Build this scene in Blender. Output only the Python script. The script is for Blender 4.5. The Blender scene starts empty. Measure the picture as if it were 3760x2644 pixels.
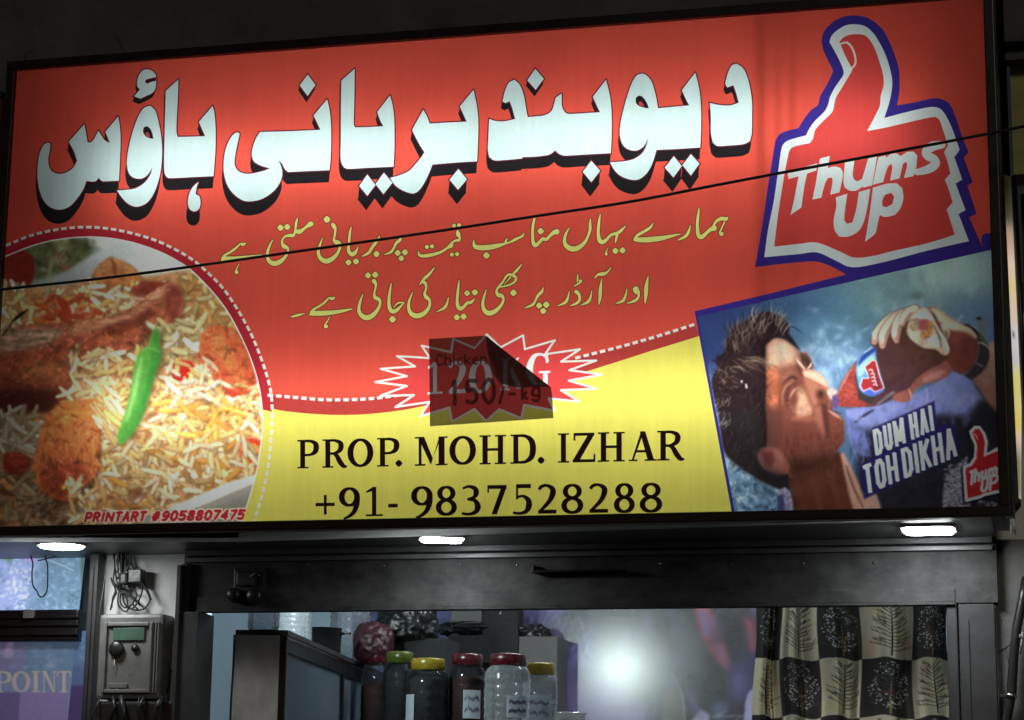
import bpy, bmesh, math, random
import numpy as np
from mathutils import Vector, Matrix, noise as mnoise
from mathutils.geometry import delaunay_2d_cdt

SC = bpy.context.scene
COL = SC.collection

# ---------------------------------------------------------------- camera
FPX, W0, H0 = 7981.95, 3760.0, 2644.0
CAM = Vector((3.1588, -5.9739, 1.600))
RIGHT = Vector((0.96954504, 0.24450354, 0.01415735))
DOWN = Vector((-0.03733233, 0.20467161, -0.97811851))
FWD = Vector((-0.24205105, 0.94780143, 0.20756623))
cd = bpy.data.cameras.new('camera')
cam = bpy.data.objects.new('camera', cd)
COL.objects.link(cam)
m = Matrix((( RIGHT.x, -DOWN.x, -FWD.x, CAM.x),
            ( RIGHT.y, -DOWN.y, -FWD.y, CAM.y),
            ( RIGHT.z, -DOWN.z, -FWD.z, CAM.z), (0, 0, 0, 1)))
cam.matrix_world = m
cd.sensor_width = 36.0
cd.lens = FPX / W0 * 36.0
cd.clip_end = 500
SC.camera = cam

# ---------------------------------------------------------------- night sky, exposure
world = bpy.data.worlds.new('World')
SC.world = world
world.use_nodes = True
wn = world.node_tree.nodes
sky = wn.new('ShaderNodeTexSky')
sky.sky_type = 'NISHITA'
sky.sun_disc = False
sky.sun_elevation = math.radians(1.0)
sky.sun_rotation = math.radians(200)
world.node_tree.links.new(sky.outputs[0], wn['Background'].inputs[0])
wn['Background'].inputs[1].default_value = 0.010
SC.view_settings.view_transform = 'Standard'
SC.view_settings.look = 'None'
SC.view_settings.exposure = 0.0
SC.view_settings.gamma = 1.0
SC.render.engine = 'CYCLES'
SC.cycles.use_denoising = True
SC.cycles.max_bounces = 8
SC.cycles.transparent_max_bounces = 16
SC.cycles.sample_clamp_indirect = 4.0

TUBE_POWER = 13.0
LED_POWER = 60.0
BULB_POWER = 330.0

# ---------------------------------------------------------------- pixel -> place helpers
def ray(px, py):
    return (RIGHT * ((px - W0 / 2) / FPX) + DOWN * ((py - H0 / 2) / FPX) + FWD)
def P(px, py, Y):                      # photo pixel (3760 wide) -> point on the wall plane y = Y
    d = ray(px, py)
    return CAM + d * ((Y - CAM.y) / d.y)
def PZ(px, py, Z):
    d = ray(px, py)
    return CAM + d * ((Z - CAM.z) / d.z)
K = 3760 / 2296.0
def F(fx, fy, Y): return P(fx * K, fy * K, Y)

def signplane(pts, Y=0.0):             # many pixels at once
    a = np.asarray(pts, float)
    R_, D_, W_ = np.array(RIGHT), np.array(DOWN), np.array(FWD)
    d = np.outer((a[:, 0] - W0 / 2) / FPX, R_) + np.outer((a[:, 1] - H0 / 2) / FPX, D_) + W_
    return np.array(CAM) + d * ((Y - CAM.y) / d[:, 1])[:, None]

# ---------------------------------------------------------------- objects and tags
def tag(o, label=None, cat=None, group=None, kind=None):
    if label: o['label'] = label
    if cat: o['category'] = cat
    if group: o['group'] = group
    if kind: o['kind'] = kind
    return o
def thing(name, label, cat, loc=(0, 0, 0), group=None):
    o = bpy.data.objects.new(name, None)
    o.empty_display_size = 0.1
    COL.objects.link(o)
    o.location = loc
    return tag(o, label, cat, group)
def link(name, me, mat=None, parent=None):
    o = bpy.data.objects.new(name, me)
    COL.objects.link(o)
    if mat is not None: me.materials.append(mat)
    if parent is not None:
        o.parent = parent
        base = parent
        off = Vector((0, 0, 0))
        while base is not None:
            off += base.location
            base = base.parent
        if off.length > 0:             # meshes are written in world coordinates, then moved under their thing
            me.transform(Matrix.Translation(-off))
    return o
class MB:
    def __init__(s): s.bm = bmesh.new()
    def box(s, x0, x1, y0, y1, z0, z1, bevel=0.0):
        vs = [s.bm.verts.new((x, y, z)) for x in (x0, x1) for y in (y0, y1) for z in (z0, z1)]
        fs = [(0, 1, 3, 2), (4, 6, 7, 5), (0, 4, 5, 1), (2, 3, 7, 6), (0, 2, 6, 4), (1, 5, 7, 3)]
        nf = [s.bm.faces.new([vs[i] for i in f]) for f in fs]
        if bevel:
            es = list({e for f in nf for e in f.edges})
            bmesh.ops.bevel(s.bm, geom=es, offset=bevel, segments=2, affect='EDGES', profile=0.6)
        return s
    def prism(s, pts, d):              # pts world points (planar), extruded by vector d
        d = Vector(d)
        a = [s.bm.verts.new(p) for p in pts]
        b = [s.bm.verts.new(Vector(p) + d) for p in pts]
        n = len(pts)
        s.bm.faces.new(a); s.bm.faces.new(b[::-1])
        for i in range(n):
            s.bm.faces.new((a[i], b[i], b[(i + 1) % n], a[(i + 1) % n]))
        return s
    def tube(s, pts, r, n=8, caps=True):
        pts = [Vector(p) for p in pts]
        rs = r if isinstance(r, (list, tuple)) else [r] * len(pts)
        rings = []
        up = Vector((0.13, 0.41, 0.9)).normalized()
        for i, p in enumerate(pts):
            t = (pts[min(i + 1, len(pts) - 1)] - pts[max(i - 1, 0)]).normalized()
            u = t.cross(up)
            if u.length < 1e-4: u = t.cross(Vector((1, 0, 0)))
            u.normalize(); v = t.cross(u)
            up = (v if v.dot(up) > 0 else -v)
            rings.append([s.bm.verts.new(p + (u * math.cos(a) + v * math.sin(a)) * rs[i])
                          for a in [2 * math.pi * k / n for k in range(n)]])
        for a, b in zip(rings, rings[1:]):
            for k in range(n):
                s.bm.faces.new((a[k], a[(k + 1) % n], b[(k + 1) % n], b[k])).smooth = True
        if caps:
            s.bm.faces.new(rings[0][::-1]); s.bm.faces.new(rings[-1])
        return s
    def lathe(s, c, prof, n=32, axis='Z', smooth=True):   # prof: (radius, height)
        c = Vector(c)
        rings = []
        for r, h in prof:
            ring = []
            for k in range(n):
                a = 2 * math.pi * k / n
                if axis == 'Z': v = Vector((r * math.cos(a), r * math.sin(a), h))
                else: v = Vector((r * math.cos(a), -h, r * math.sin(a)))
                ring.append(s.bm.verts.new(c + v))
            rings.append(ring)
        for a, b in zip(rings, rings[1:]):
            for k in range(n):
                f = s.bm.faces.new((a[k], a[(k + 1) % n], b[(k + 1) % n], b[k])); f.smooth = smooth
        return s
    def build(s, name, mat, parent=None, recalc=True):
        if recalc: bmesh.ops.recalc_face_normals(s.bm, faces=s.bm.faces[:])
        me = bpy.data.meshes.new(name)
        s.bm.to_mesh(me); s.bm.free()
        return link(name, me, mat, parent)

# ---------------------------------------------------------------- materials
def nd(nt, t, **kw):
    n = nt.nodes.new(t)
    for k, v in kw.items(): setattr(n, k, v)
    return n
def lin(c):
    c = np.asarray(c, float)
    if c.max() > 1.5: c = c / 255.0
    return np.where(c <= 0.04045, c / 12.92, ((c + 0.055) / 1.055) ** 2.4)
def base_mat(name):
    mt = bpy.data.materials.new(name)
    mt.use_nodes = True
    nt = mt.node_tree
    return mt, nt, nt.nodes['Principled BSDF'], nt.nodes['Material Output']
def surf(name, col, rough=0.6, metal=0.0, var=0.25, scale=6.0, bump=0.15, bscale=40.0, stretch=(1, 1, 1), dirt=None, spec=0.5):
    """painted or worn surface: colour broken by two noises, fine bump"""
    mt, nt, bs, out = base_mat(name)
    L = nt.links.new
    tc = nd(nt, 'ShaderNodeTexCoord')
    mp = nd(nt, 'ShaderNodeMapping'); mp.inputs['Scale'].default_value = stretch
    L(tc.outputs['Object'], mp.inputs[0])
    n1 = nd(nt, 'ShaderNodeTexNoise'); n1.inputs['Scale'].default_value = scale; n1.inputs['Detail'].default_value = 8; n1.inputs['Roughness'].default_value = 0.65
    L(mp.outputs[0], n1.inputs['Vector'])
    cr = nd(nt, 'ShaderNodeValToRGB')
    c = np.asarray(col, float)
    cr.color_ramp.elements[0].position = 0.3; cr.color_ramp.elements[1].position = 0.72
    d = c * (1 - var) if dirt is None else np.asarray(dirt, float)
    cr.color_ramp.elements[0].color = (*d, 1)
    cr.color_ramp.elements[1].color = (*np.clip(c * (1 + var * 0.6), 0, 1), 1)
    L(n1.outputs['Fac'], cr.inputs[0])
    L(cr.outputs[0], bs.inputs['Base Color'])
    n2 = nd(nt, 'ShaderNodeTexNoise'); n2.inputs['Scale'].default_value = bscale; n2.inputs['Detail'].default_value = 6
    L(mp.outputs[0], n2.inputs['Vector'])
    bp = nd(nt, 'ShaderNodeBump'); bp.inputs['Strength'].default_value = bump; bp.inputs['Distance'].default_value = 0.01
    L(n2.outputs['Fac'], bp.inputs['Height']); L(bp.outputs[0], bs.inputs['Normal'])
    mr = nd(nt, 'ShaderNodeMapRange'); mr.inputs['To Min'].default_value = max(rough - 0.12, 0.02); mr.inputs['To Max'].default_value = min(rough + 0.15, 1)
    L(n1.outputs['Fac'], mr.inputs['Value']); L(mr.outputs[0], bs.inputs['Roughness'])
    bs.inputs['Metallic'].default_value = metal
    bs.inputs['Specular IOR Level'].default_value = spec
    return mt
def glow(name, col, strength):
    mt, nt, bs, out = base_mat(name)
    bs.inputs['Base Color'].default_value = (0.8, 0.8, 0.8, 1)
    bs.inputs['Emission Color'].default_value = (*col, 1)
    bs.inputs['Emission Strength'].default_value = strength
    return mt
def clear(name, col, rough=0.06, body=0.18, tint=(0.9, 0.92, 0.95)):
    """thin clear plastic or glass: see-through with a gloss and a little haze of its own"""
    mt, nt, bs, out = base_mat(name)
    L = nt.links.new
    bs.inputs['Base Color'].default_value = (*col, 1); bs.inputs['Roughness'].default_value = rough
    bs.inputs['Specular IOR Level'].default_value = 0.8
    tr = nd(nt, 'ShaderNodeBsdfTransparent'); tr.inputs[0].default_value = (*tint, 1)
    mx = nd(nt, 'ShaderNodeMixShader')
    fr = nd(nt, 'ShaderNodeFresnel'); fr.inputs[0].default_value = 1.45
    ma = nd(nt, 'ShaderNodeMath', operation='ADD'); ma.use_clamp = True
    n = nd(nt, 'ShaderNodeTexNoise'); n.inputs['Scale'].default_value = 18; n.inputs['Detail'].default_value = 5
    mm = nd(nt, 'ShaderNodeMath', operation='MULTIPLY'); mm.inputs[1].default_value = body * 2
    L(n.outputs['Fac'], mm.inputs[0]); L(mm.outputs[0], ma.inputs[0]); L(fr.outputs[0], ma.inputs[1])
    L(ma.outputs[0], mx.inputs[0]); L(tr.outputs[0], mx.inputs[1]); L(bs.outputs[0], mx.inputs[2])
    L(mx.outputs[0], out.inputs[0])
    return mt
def ink_source(nt):
    at = nd(nt, 'ShaderNodeAttribute', attribute_name='ink')
    return at.outputs['Color']
def mat_banner():
    """printed flex sheet: tubes behind it shine through the ink; the weave gives faint upright streaks"""
    mt, nt, bs, out = base_mat('banner_flex')
    L = nt.links.new
    tc = nd(nt, 'ShaderNodeTexCoord')
    mp = nd(nt, 'ShaderNodeMapping'); mp.inputs['Scale'].default_value = (26, 1, 1.1)
    L(tc.outputs['Object'], mp.inputs[0])
    n = nd(nt, 'ShaderNodeTexNoise'); n.inputs['Scale'].default_value = 1.6; n.inputs['Detail'].default_value = 6; n.inputs['Roughness'].default_value = 0.7
    L(mp.outputs[0], n.inputs['Vector'])
    n2 = nd(nt, 'ShaderNodeTexNoise'); n2.inputs['Scale'].default_value = 3.2; n2.inputs['Detail'].default_value = 5
    L(tc.outputs['Object'], n2.inputs['Vector'])
    n3 = nd(nt, 'ShaderNodeTexNoise'); n3.inputs['Scale'].default_value = 260; n3.inputs['Detail'].default_value = 2
    L(tc.outputs['Object'], n3.inputs['Vector'])
    def rng(src, lo, hi):
        r = nd(nt, 'ShaderNodeMapRange'); r.inputs['From Min'].default_value = 0.25; r.inputs['From Max'].default_value = 0.75
        r.inputs['To Min'].default_value = lo; r.inputs['To Max'].default_value = hi
        L(src, r.inputs['Value']); return r.outputs[0]
    m1 = nd(nt, 'ShaderNodeMath', operation='MULTIPLY'); L(rng(n.outputs['Fac'], 0.94, 1.04), m1.inputs[0]); L(rng(n2.outputs['Fac'], 0.90, 1.08), m1.inputs[1])
    m2 = nd(nt, 'ShaderNodeMath', operation='MULTIPLY'); L(m1.outputs[0], m2.inputs[0]); L(rng(n3.outputs['Fac'], 0.95, 1.05), m2.inputs[1])
    vm = nd(nt, 'ShaderNodeVectorMath', operation='SCALE')
    L(ink_source(nt), vm.inputs[0]); L(m2.outputs[0], vm.inputs['Scale'])
    tl = nd(nt, 'ShaderNodeBsdfTranslucent'); L(vm.outputs[0], tl.inputs[0])
    L(vm.outputs[0], bs.inputs['Base Color']); bs.inputs['Roughness'].default_value = 0.45
    mx = nd(nt, 'ShaderNodeMixShader'); mx.inputs[0].default_value = 0.12
    L(tl.outputs[0], mx.inputs[1]); L(bs.outputs[0], mx.inputs[2]); L(mx.outputs[0], out.inputs[0])
    return mt
def mat_tint():
    """thin paper stuck on the lit sheet: the print shows through it darkened"""
    mt, nt, bs, out = base_mat('sticker_paper')
    L = nt.links.new
    tr = nd(nt, 'ShaderNodeBsdfTransparent'); L(ink_source(nt), tr.inputs[0])
    n = nd(nt, 'ShaderNodeTexNoise'); n.inputs['Scale'].default_value = 30
    cr = nd(nt, 'ShaderNodeValToRGB'); cr.color_ramp.elements[0].color = (.25, .22, .2, 1); cr.color_ramp.elements[1].color = (.42, .38, .35, 1)
    L(n.outputs['Fac'], cr.inputs[0]); L(cr.outputs[0], bs.inputs['Base Color']); bs.inputs['Roughness'].default_value = 0.7
    mx = nd(nt, 'ShaderNodeMixShader'); mx.inputs[0].default_value = 0.12
    L(tr.outputs[0], mx.inputs[1]); L(bs.outputs[0], mx.inputs[2]); L(mx.outputs[0], out.inputs[0])
    return mt
def mat_print(name, rough=0.5, spec=0.5, bump=0.0, coat=0.0, through=0.0, lit=0.0):
    """opaque printed or dyed surface"""
    mt, nt, bs, out = base_mat(name)
    L = nt.links.new
    n = nd(nt, 'ShaderNodeTexNoise'); n.inputs['Scale'].default_value = 35; n.inputs['Detail'].default_value = 6
    mr = nd(nt, 'ShaderNodeMapRange'); mr.inputs['To Min'].default_value = 0.85; mr.inputs['To Max'].default_value = 1.12
    L(n.outputs['Fac'], mr.inputs['Value'])
    vm = nd(nt, 'ShaderNodeVectorMath', operation='SCALE')
    L(ink_source(nt), vm.inputs[0]); L(mr.outputs[0], vm.inputs['Scale'])
    L(vm.outputs[0], bs.inputs['Base Color'])
    bs.inputs['Roughness'].default_value = rough; bs.inputs['Specular IOR Level'].default_value = spec
    bs.inputs['Coat Weight'].default_value = coat; bs.inputs['Coat Roughness'].default_value = rough
    if lit:
        L(vm.outputs[0], bs.inputs['Emission Color']); bs.inputs['Emission Strength'].default_value = lit
    if through:
        tl = nd(nt, 'ShaderNodeBsdfTranslucent'); L(vm.outputs[0], tl.inputs[0])
        mx = nd(nt, 'ShaderNodeMixShader'); mx.inputs[0].default_value = through
        L(bs.outputs[0], mx.inputs[1]); L(tl.outputs[0], mx.inputs[2]); L(mx.outputs[0], out.inputs[0])
    if bump:
        w = nd(nt, 'ShaderNodeTexNoise'); w.inputs['Scale'].default_value = 220
        b = nd(nt, 'ShaderNodeBump'); b.inputs['Strength'].default_value = bump; b.inputs['Distance'].default_value = 0.002
        L(w.outputs['Fac'], b.inputs['Height']); L(b.outputs[0], bs.inputs['Normal'])
    return mt

# ---------------------------------------------------------------- outlines, strokes, offset
def smooth(pts, closed=True, ang=42, k=4):
    """rounds an outline through its points, keeping sharp corners"""
    p = np.asarray(pts, float); n = len(p)
    if n < 3: return p
    def get(i): return p[i % n] if closed else p[min(max(i, 0), n - 1)]
    corner = np.zeros(n, bool)
    for i in range(n):
        if not closed and i in (0, n - 1): corner[i] = True; continue
        a, b = get(i) - get(i - 1), get(i + 1) - get(i)
        c = np.dot(a, b) / (np.linalg.norm(a) * np.linalg.norm(b) + 1e-9)
        corner[i] = math.degrees(math.acos(max(-1, min(1, c)))) > ang
    out = []
    for i in range(n if closed else n - 1):
        p1, p2 = get(i), get(i + 1)
        ln = np.linalg.norm(p2 - p1)
        t1 = (p2 - p1) if corner[i] else (p2 - get(i - 1)) * 0.5
        t2 = (p2 - p1) if corner[(i + 1) % n] else (get(i + 2) - p1) * 0.5
        for t in (t1, t2):
            l = np.linalg.norm(t)
            if l > 1.2 * ln: t *= 1.2 * ln / l
        for j in range(k):
            s = j / k
            h = (2*s**3-3*s**2+1, s**3-2*s**2+s, -2*s**3+3*s**2, s**3-s**2)
            out.append(h[0]*p1 + h[1]*t1 + h[2]*p2 + h[3]*t2)
        if corner[i] and corner[(i + 1) % n]: out[-k + 1:] = []
    if not closed: out.append(p[-1])
    return np.array(out)
def area2(p):
    x, y = p[:, 0], p[:, 1]
    return np.sum(x * np.roll(y, -1) - np.roll(x, -1) * y)
def offset(p, d):
    """outline grown by d, mitred"""
    p = np.asarray(p, float)
    keep = np.linalg.norm(p - np.roll(p, 1, 0), axis=1) > 0.3
    p = p[keep]
    if area2(p) < 0: p = p[::-1]
    out = []
    n = len(p)
    for i in range(n):
        a = p[i] - p[i - 1]; b = p[(i + 1) % n] - p[i]
        a /= np.linalg.norm(a); b /= np.linalg.norm(b)
        na, nb = np.array([a[1], -a[0]]), np.array([b[1], -b[0]])
        c = 1 + np.dot(na, nb)
        if c > 0.55: out.append(p[i] + (na + nb) * d / c)
        elif a[0]*b[1]-a[1]*b[0] > 0:
            out.append(p[i] + na * d + a * d * .6); out.append(p[i] + nb * d - b * d * .6)
        else: out.append(p[i] + (na + nb) * d / 0.55)
    return np.array(out)
def stroke(pts, closed=False, k=4, grow=0.0, sm=True, cap=True):
    """pen stroke with a width at every point -> outline polygons"""
    a = np.asarray(pts, float)
    if len(a) == 1: return [disc(a[0][0], a[0][1], a[0][2] / 2 + grow)]
    if sm and len(a) > 2:
        b = smooth3(a, closed, k)
    else:
        b = a if not closed else np.vstack([a, a[:1]])
    q = b[:, :2]; w = np.maximum(b[:, 2] / 2 + grow, 0.3)
    n = len(q)
    if closed: t = np.roll(q[:-1], -1, 0) - np.roll(q[:-1], 1, 0); t = np.vstack([t, t[:1]])
    else: t = np.gradient(q, axis=0)
    t /= np.linalg.norm(t, axis=1)[:, None] + 1e-9
    nn = np.stack([-t[:, 1], t[:, 0]], 1)
    l, r = q + nn * w[:, None], q - nn * w[:, None]
    if closed: return [('ring', l[:-1], r[:-1])]
    e = []
    for j in range(1, 6) if cap else ():
        an = math.pi * j / 6
        e.append(q[-1] + w[-1] * (nn[-1] * math.cos(an) + t[-1] * math.sin(an)))
    s = []
    for j in range(1, 6) if cap else ():
        an = math.pi * j / 6
        s.append(q[0] + w[0] * (-nn[0] * math.cos(an) - t[0] * math.sin(an)))
    return [np.array(list(l) + e + list(r[::-1]) + s)]
def smooth3(a, closed, k):
    n = len(a); out = []
    def g(i): return a[i % n] if closed else a[min(max(i, 0), n - 1)]
    for i in range(n if closed else n - 1):
        p0, p1, p2, p3 = g(i - 1), g(i), g(i + 1), g(i + 2)
        t1, t2 = (p2 - p0) * .5, (p3 - p1) * .5
        for j in range(k):
            s = j / k
            out.append((2*s**3-3*s**2+1)*p1 + (s**3-2*s**2+s)*t1 + (-2*s**3+3*s**2)*p2 + (s**3-s**2)*t2)
    out.append(a[0] if closed else a[-1])
    return np.array(out)
def disc(x, y, r, n=10, e=0.12):
    return np.array([(x + r * (1 + e * math.cos(4 * t)) * math.cos(t), y + r * (1 + e * math.cos(4 * t)) * math.sin(t)) for t in [2 * math.pi * i / n for i in range(n)]])
def pip(px, py, poly):
    """even-odd test of many points"""
    inside = np.zeros(px.shape, bool)
    x, y = poly[:, 0], poly[:, 1]
    x2, y2 = np.roll(x, -1), np.roll(y, -1)
    for a, b, c, d in zip(x, y, x2, y2):
        if b == d: continue
        cond = ((b > py) != (d > py))
        inside ^= cond & (px < (c - a) * (py - b) / (d - b) + a)
    return inside
def wind(px, py, poly):
    """non-zero winding test of many points (strokes may cross themselves)"""
    w = np.zeros(px.shape, np.int32)
    x, y = poly[:, 0], poly[:, 1]
    x2, y2 = np.roll(x, -1), np.roll(y, -1)
    for a, b, c, d in zip(x, y, x2, y2):
        if b == d: continue
        left = (c - a) * (py - b) - (px - a) * (d - b)
        w += ((b <= py) & (d > py) & (left > 0)).astype(np.int32)
        w -= ((b > py) & (d <= py) & (left < 0)).astype(np.int32)
    return w != 0

class Print:
    """a flat print cut into its coloured fields: no field lies over another"""
    def __init__(s): s.layers = []
    def add(s, part, col, shapes, holes=()):
        s.layers.append((part, col, [np.asarray(q, float) if not isinstance(q, tuple) else q for q in shapes], [np.asarray(h, float) for h in holes]))
    def cut(s, rect):
        verts, edges = [], []
        def ring(p):
            i0 = len(verts); n = len(p)
            verts.extend([(float(a), float(b)) for a, b in p])
            edges.extend([(i0 + i, i0 + (i + 1) % n) for i in range(n)])
        ring(rect)
        for part, col, shapes, holes in s.layers:
            for q in shapes:
                if isinstance(q, tuple): ring(q[1]); ring(q[2])
                else: ring(q)
            for h in holes: ring(h)
        r = delaunay_2d_cdt([Vector(v) for v in verts], edges, [], 0, 0.02, False)
        V = np.array([(v.x, v.y) for v in r[0]]); T = np.array([list(t) for t in r[2]])
        c = V[T].mean(1)
        own = np.full(len(T), -1)
        inr = wind(c[:, 0], c[:, 1], np.asarray(rect, float))
        for li, (part, col, shapes, holes) in enumerate(s.layers):
            hit = np.zeros(len(T), bool)
            for q in shapes:
                allp = q[1] if isinstance(q, tuple) else q
                bb = (q[1] if isinstance(q, tuple) else q)
                lo = np.minimum(bb.min(0), q[2].min(0)) if isinstance(q, tuple) else bb.min(0)
                hi = np.maximum(bb.max(0), q[2].max(0)) if isinstance(q, tuple) else bb.max(0)
                ix = np.nonzero((c[:, 0] >= lo[0]) & (c[:, 0] <= hi[0]) & (c[:, 1] >= lo[1]) & (c[:, 1] <= hi[1]))[0]
                if not len(ix): continue
                x, y = c[ix, 0], c[ix, 1]
                if isinstance(q, tuple): h = pip(x, y, q[1]) ^ pip(x, y, q[2])
                else: h = wind(x, y, q)
                hit[ix[h]] = True
            for q in holes: hit &= ~pip(c[:, 0], c[:, 1], q)
            own[hit & inr] = li
        return V, T, own
    def build(s, rect, parent, mat, Y, default, ink, names=None):
        V, T, own = s.cut(rect)
        order = []
        for l in s.layers:
            if l[0] and l[0] not in order: order.append(l[0])
        pos = signplane(V, Y)
        objs = {}
        for part in order:
            ids = [i for i, l in enumerate(s.layers) if l[0] == part]
            if part == default: ids.append(-1)
            sel = np.isin(own, ids)
            if not sel.any(): continue
            t = T[sel]; o_ = own[sel]
            used, inv = np.unique(t, return_inverse=True)
            me = bpy.data.meshes.new(part.split('#')[0])
            me.from_pydata(pos[used].tolist(), [], inv.reshape(-1, 3).tolist())
            cols = np.array([ink(s.layers[i][1]) if i >= 0 else (0.5, 0.5, 0.5) for i in o_])
            at = me.color_attributes.new('ink', 'FLOAT_COLOR', 'CORNER')
            at.data.foreach_set('color', np.repeat(np.c_[cols, np.ones(len(cols))], 3, axis=0).astype(np.float32).ravel())
            me.update()
            objs[part] = link(part.split('#')[0], me, mat, parent)
        return objs

class Canvas:
    """a picture painted with brush and polygons, in the pixels of one enlargement"""
    def __init__(s, x0, y0, x1, y1, step, col):
        s.x0, s.y0, s.st = x0, y0, step
        s.w, s.h = int((x1 - x0) / step) + 1, int((y1 - y0) / step) + 1
        s.a = np.zeros((s.h, s.w, 3)) + np.asarray(col) / 255.0
        s.X, s.Y = np.meshgrid(x0 + np.arange(s.w) * step, y0 + np.arange(s.h) * step)
    def win(s, lo, hi, pad):
        i0 = max(int((lo[1] - pad - s.y0) / s.st), 0); i1 = min(int((hi[1] + pad - s.y0) / s.st) + 2, s.h)
        j0 = max(int((lo[0] - pad - s.x0) / s.st), 0); j1 = min(int((hi[0] + pad - s.x0) / s.st) + 2, s.w)
        return slice(i0, max(i1, i0)), slice(j0, max(j1, j0))
    def mix(s, w, m, col, tex=None, amp=0.0):
        c = np.asarray(col, float) / 255.0
        if c.ndim == 1: c = np.zeros((*m.shape, 3)) + c
        if tex is not None: c = c * (1 + amp * (tex[w][..., None] - 0.5))
        s.a[w] = s.a[w] * (1 - m[..., None]) + c * m[..., None]
    def poly(s, pts, col, soft=2.0, alpha=1.0, tex=None, amp=0.0, sm=True, grad=None):
        p = smooth(pts) if sm else np.asarray(pts, float)
        w = s.win(p.min(0), p.max(0), soft * 3)
        X, Y = s.X[w], s.Y[w]
        if X.size == 0: return
        m = wind(X, Y, p).astype(float)
        m = blur(m, max(soft / s.st, 0.5)) * alpha
        c = np.asarray(col, float)
        if grad is not None:           # second colour and the two points it runs between
            c2, (ax, ay), (bx, by) = grad
            t = np.clip(((X - ax) * (bx - ax) + (Y - ay) * (by - ay)) / ((bx - ax) ** 2 + (by - ay) ** 2), 0, 1)[..., None]
            c = c * (1 - t) + np.asarray(c2, float) * t
        s.mix(w, m, c, tex, amp)
    def line(s, pts, col, soft=1.5, alpha=1.0, sm=True, tex=None, amp=0.0):
        for q in stroke(pts, sm=sm):
            s.poly(q, col, soft, alpha, sm=False, tex=tex, amp=amp)
    def blob(s, x, y, rx, ry, col, alpha=1.0, rot=0.0, pw=1.0):
        R = max(rx, ry) * 2.2
        w = s.win((x - R, y - R), (x + R, y + R), 0)
        X, Y = s.X[w] - x, s.Y[w] - y
        if X.size == 0: return
        c, n = math.cos(rot), math.sin(rot)
        d = ((X * c + Y * n) / rx) ** 2 + ((-X * n + Y * c) / ry) ** 2
        s.mix(w, alpha * np.exp(-d ** pw), col)
    def sample(s, x, y):
        u = np.clip((x - s.x0) / s.st, 0, s.w - 1.001); v = np.clip((y - s.y0) / s.st, 0, s.h - 1.001)
        i, j = v.astype(int), u.astype(int); f, g = (v - i)[..., None], (u - j)[..., None]
        a = s.a
        return np.clip((a[i, j] * (1 - g) + a[i, j + 1] * g) * (1 - f) + (a[i + 1, j] * (1 - g) + a[i + 1, j + 1] * g) * f, 0, 1)
def blur(m, r):
    n = max(int(round(r)), 1)
    for _ in range(2):
        for ax in (0, 1):
            c = np.cumsum(np.pad(m, [(n + 1, n) if i == ax else (0, 0) for i in range(2)], mode='edge'), axis=ax)
            k = 2 * n + 1
            m = (np.take(c, range(k, c.shape[ax]), ax) - np.take(c, range(0, c.shape[ax] - k), ax)) / k
    return m
RNG = np.random.default_rng(7)
def fbm(h, w, cell, octv=4, sx=1.0, sy=1.0):
    out = np.zeros((h, w)); amp = 1.0; tot = 0
    for o in range(octv):
        cx, cy = max(cell * sx / 2 ** o, 1), max(cell * sy / 2 ** o, 1)
        gh, gw = int(h / cy) + 3, int(w / cx) + 3
        g = RNG.random((gh, gw))
        y, x = np.arange(h) / cy, np.arange(w) / cx
        i, j = y.astype(int), x.astype(int)
        f, e = (y - i)[:, None], (x - j)[None, :]
        f, e = f * f * (3 - 2 * f), e * e * (3 - 2 * e)
        A = g[np.ix_(i, j)] * (1 - e) + g[np.ix_(i, j + 1)] * e
        B = g[np.ix_(i + 1, j)] * (1 - e) + g[np.ix_(i + 1, j + 1)] * e
        out += amp * (A * (1 - f) + B * f); tot += amp; amp *= 0.55
    return out / tot
def sheet_from_grid(name, pos, cols, mat, parent=None, smooth_=False):
    """grid mesh (rows x cols x 3 positions) with one ink colour per vertex"""
    h, w = pos.shape[:2]
    idx = np.arange(h * w).reshape(h, w)
    f = np.stack([idx[:-1, :-1], idx[1:, :-1], idx[1:, 1:], idx[:-1, 1:]], -1).reshape(-1, 4)
    me = bpy.data.meshes.new(name)
    me.vertices.add(h * w); me.vertices.foreach_set('co', pos.astype(np.float32).ravel())
    me.loops.add(f.size); me.loops.foreach_set('vertex_index', f.astype(np.int32).ravel())
    me.polygons.add(len(f)); me.polygons.foreach_set('loop_start', (np.arange(len(f)) * 4).astype(np.int32))
    try: me.polygons.foreach_set('loop_total', np.full(len(f), 4, np.int32))
    except Exception: pass
    me.update(calc_edges=True); me.validate()
    at = me.color_attributes.new('ink', 'FLOAT_COLOR', 'POINT')
    at.data.foreach_set('color', np.concatenate([cols.reshape(-1, 3), np.ones((h * w, 1))], 1).astype(np.float32).ravel())
    if smooth_: me.polygons.foreach_set('use_smooth', np.ones(len(f), bool))
    return link(name, me, mat, parent)

# ================================================================ tracing frames (enlargements of the photograph)
def fr(x0, y0, s):
    return lambda pts: [((p[0] / s + x0), (p[1] / s + y0), *[q / s for q in p[2:]]) for p in pts]
f1 = fr(0, 150, 1.64); f2 = fr(1300, 150, 1.435); f3 = fr(2660, 0, 1.46818)
f4 = fr(0, 780, 1.3457); f5 = fr(2500, 900, 1.5381); f6 = fr(1300, 1180, 2.296); f6b = fr(1400, 1220, 3.4788)
f7 = fr(900, 1550, 1.27556)
u1 = fr(780, 760, 3.02105); u2 = fr(1460, 760, 3.02105); u3 = fr(1960, 740, 3.02105); u4 = fr(1040, 960, 3.02105); u5 = fr(1680, 960, 3.02105)
fl = fr(0, 0, 1 / K)

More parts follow.
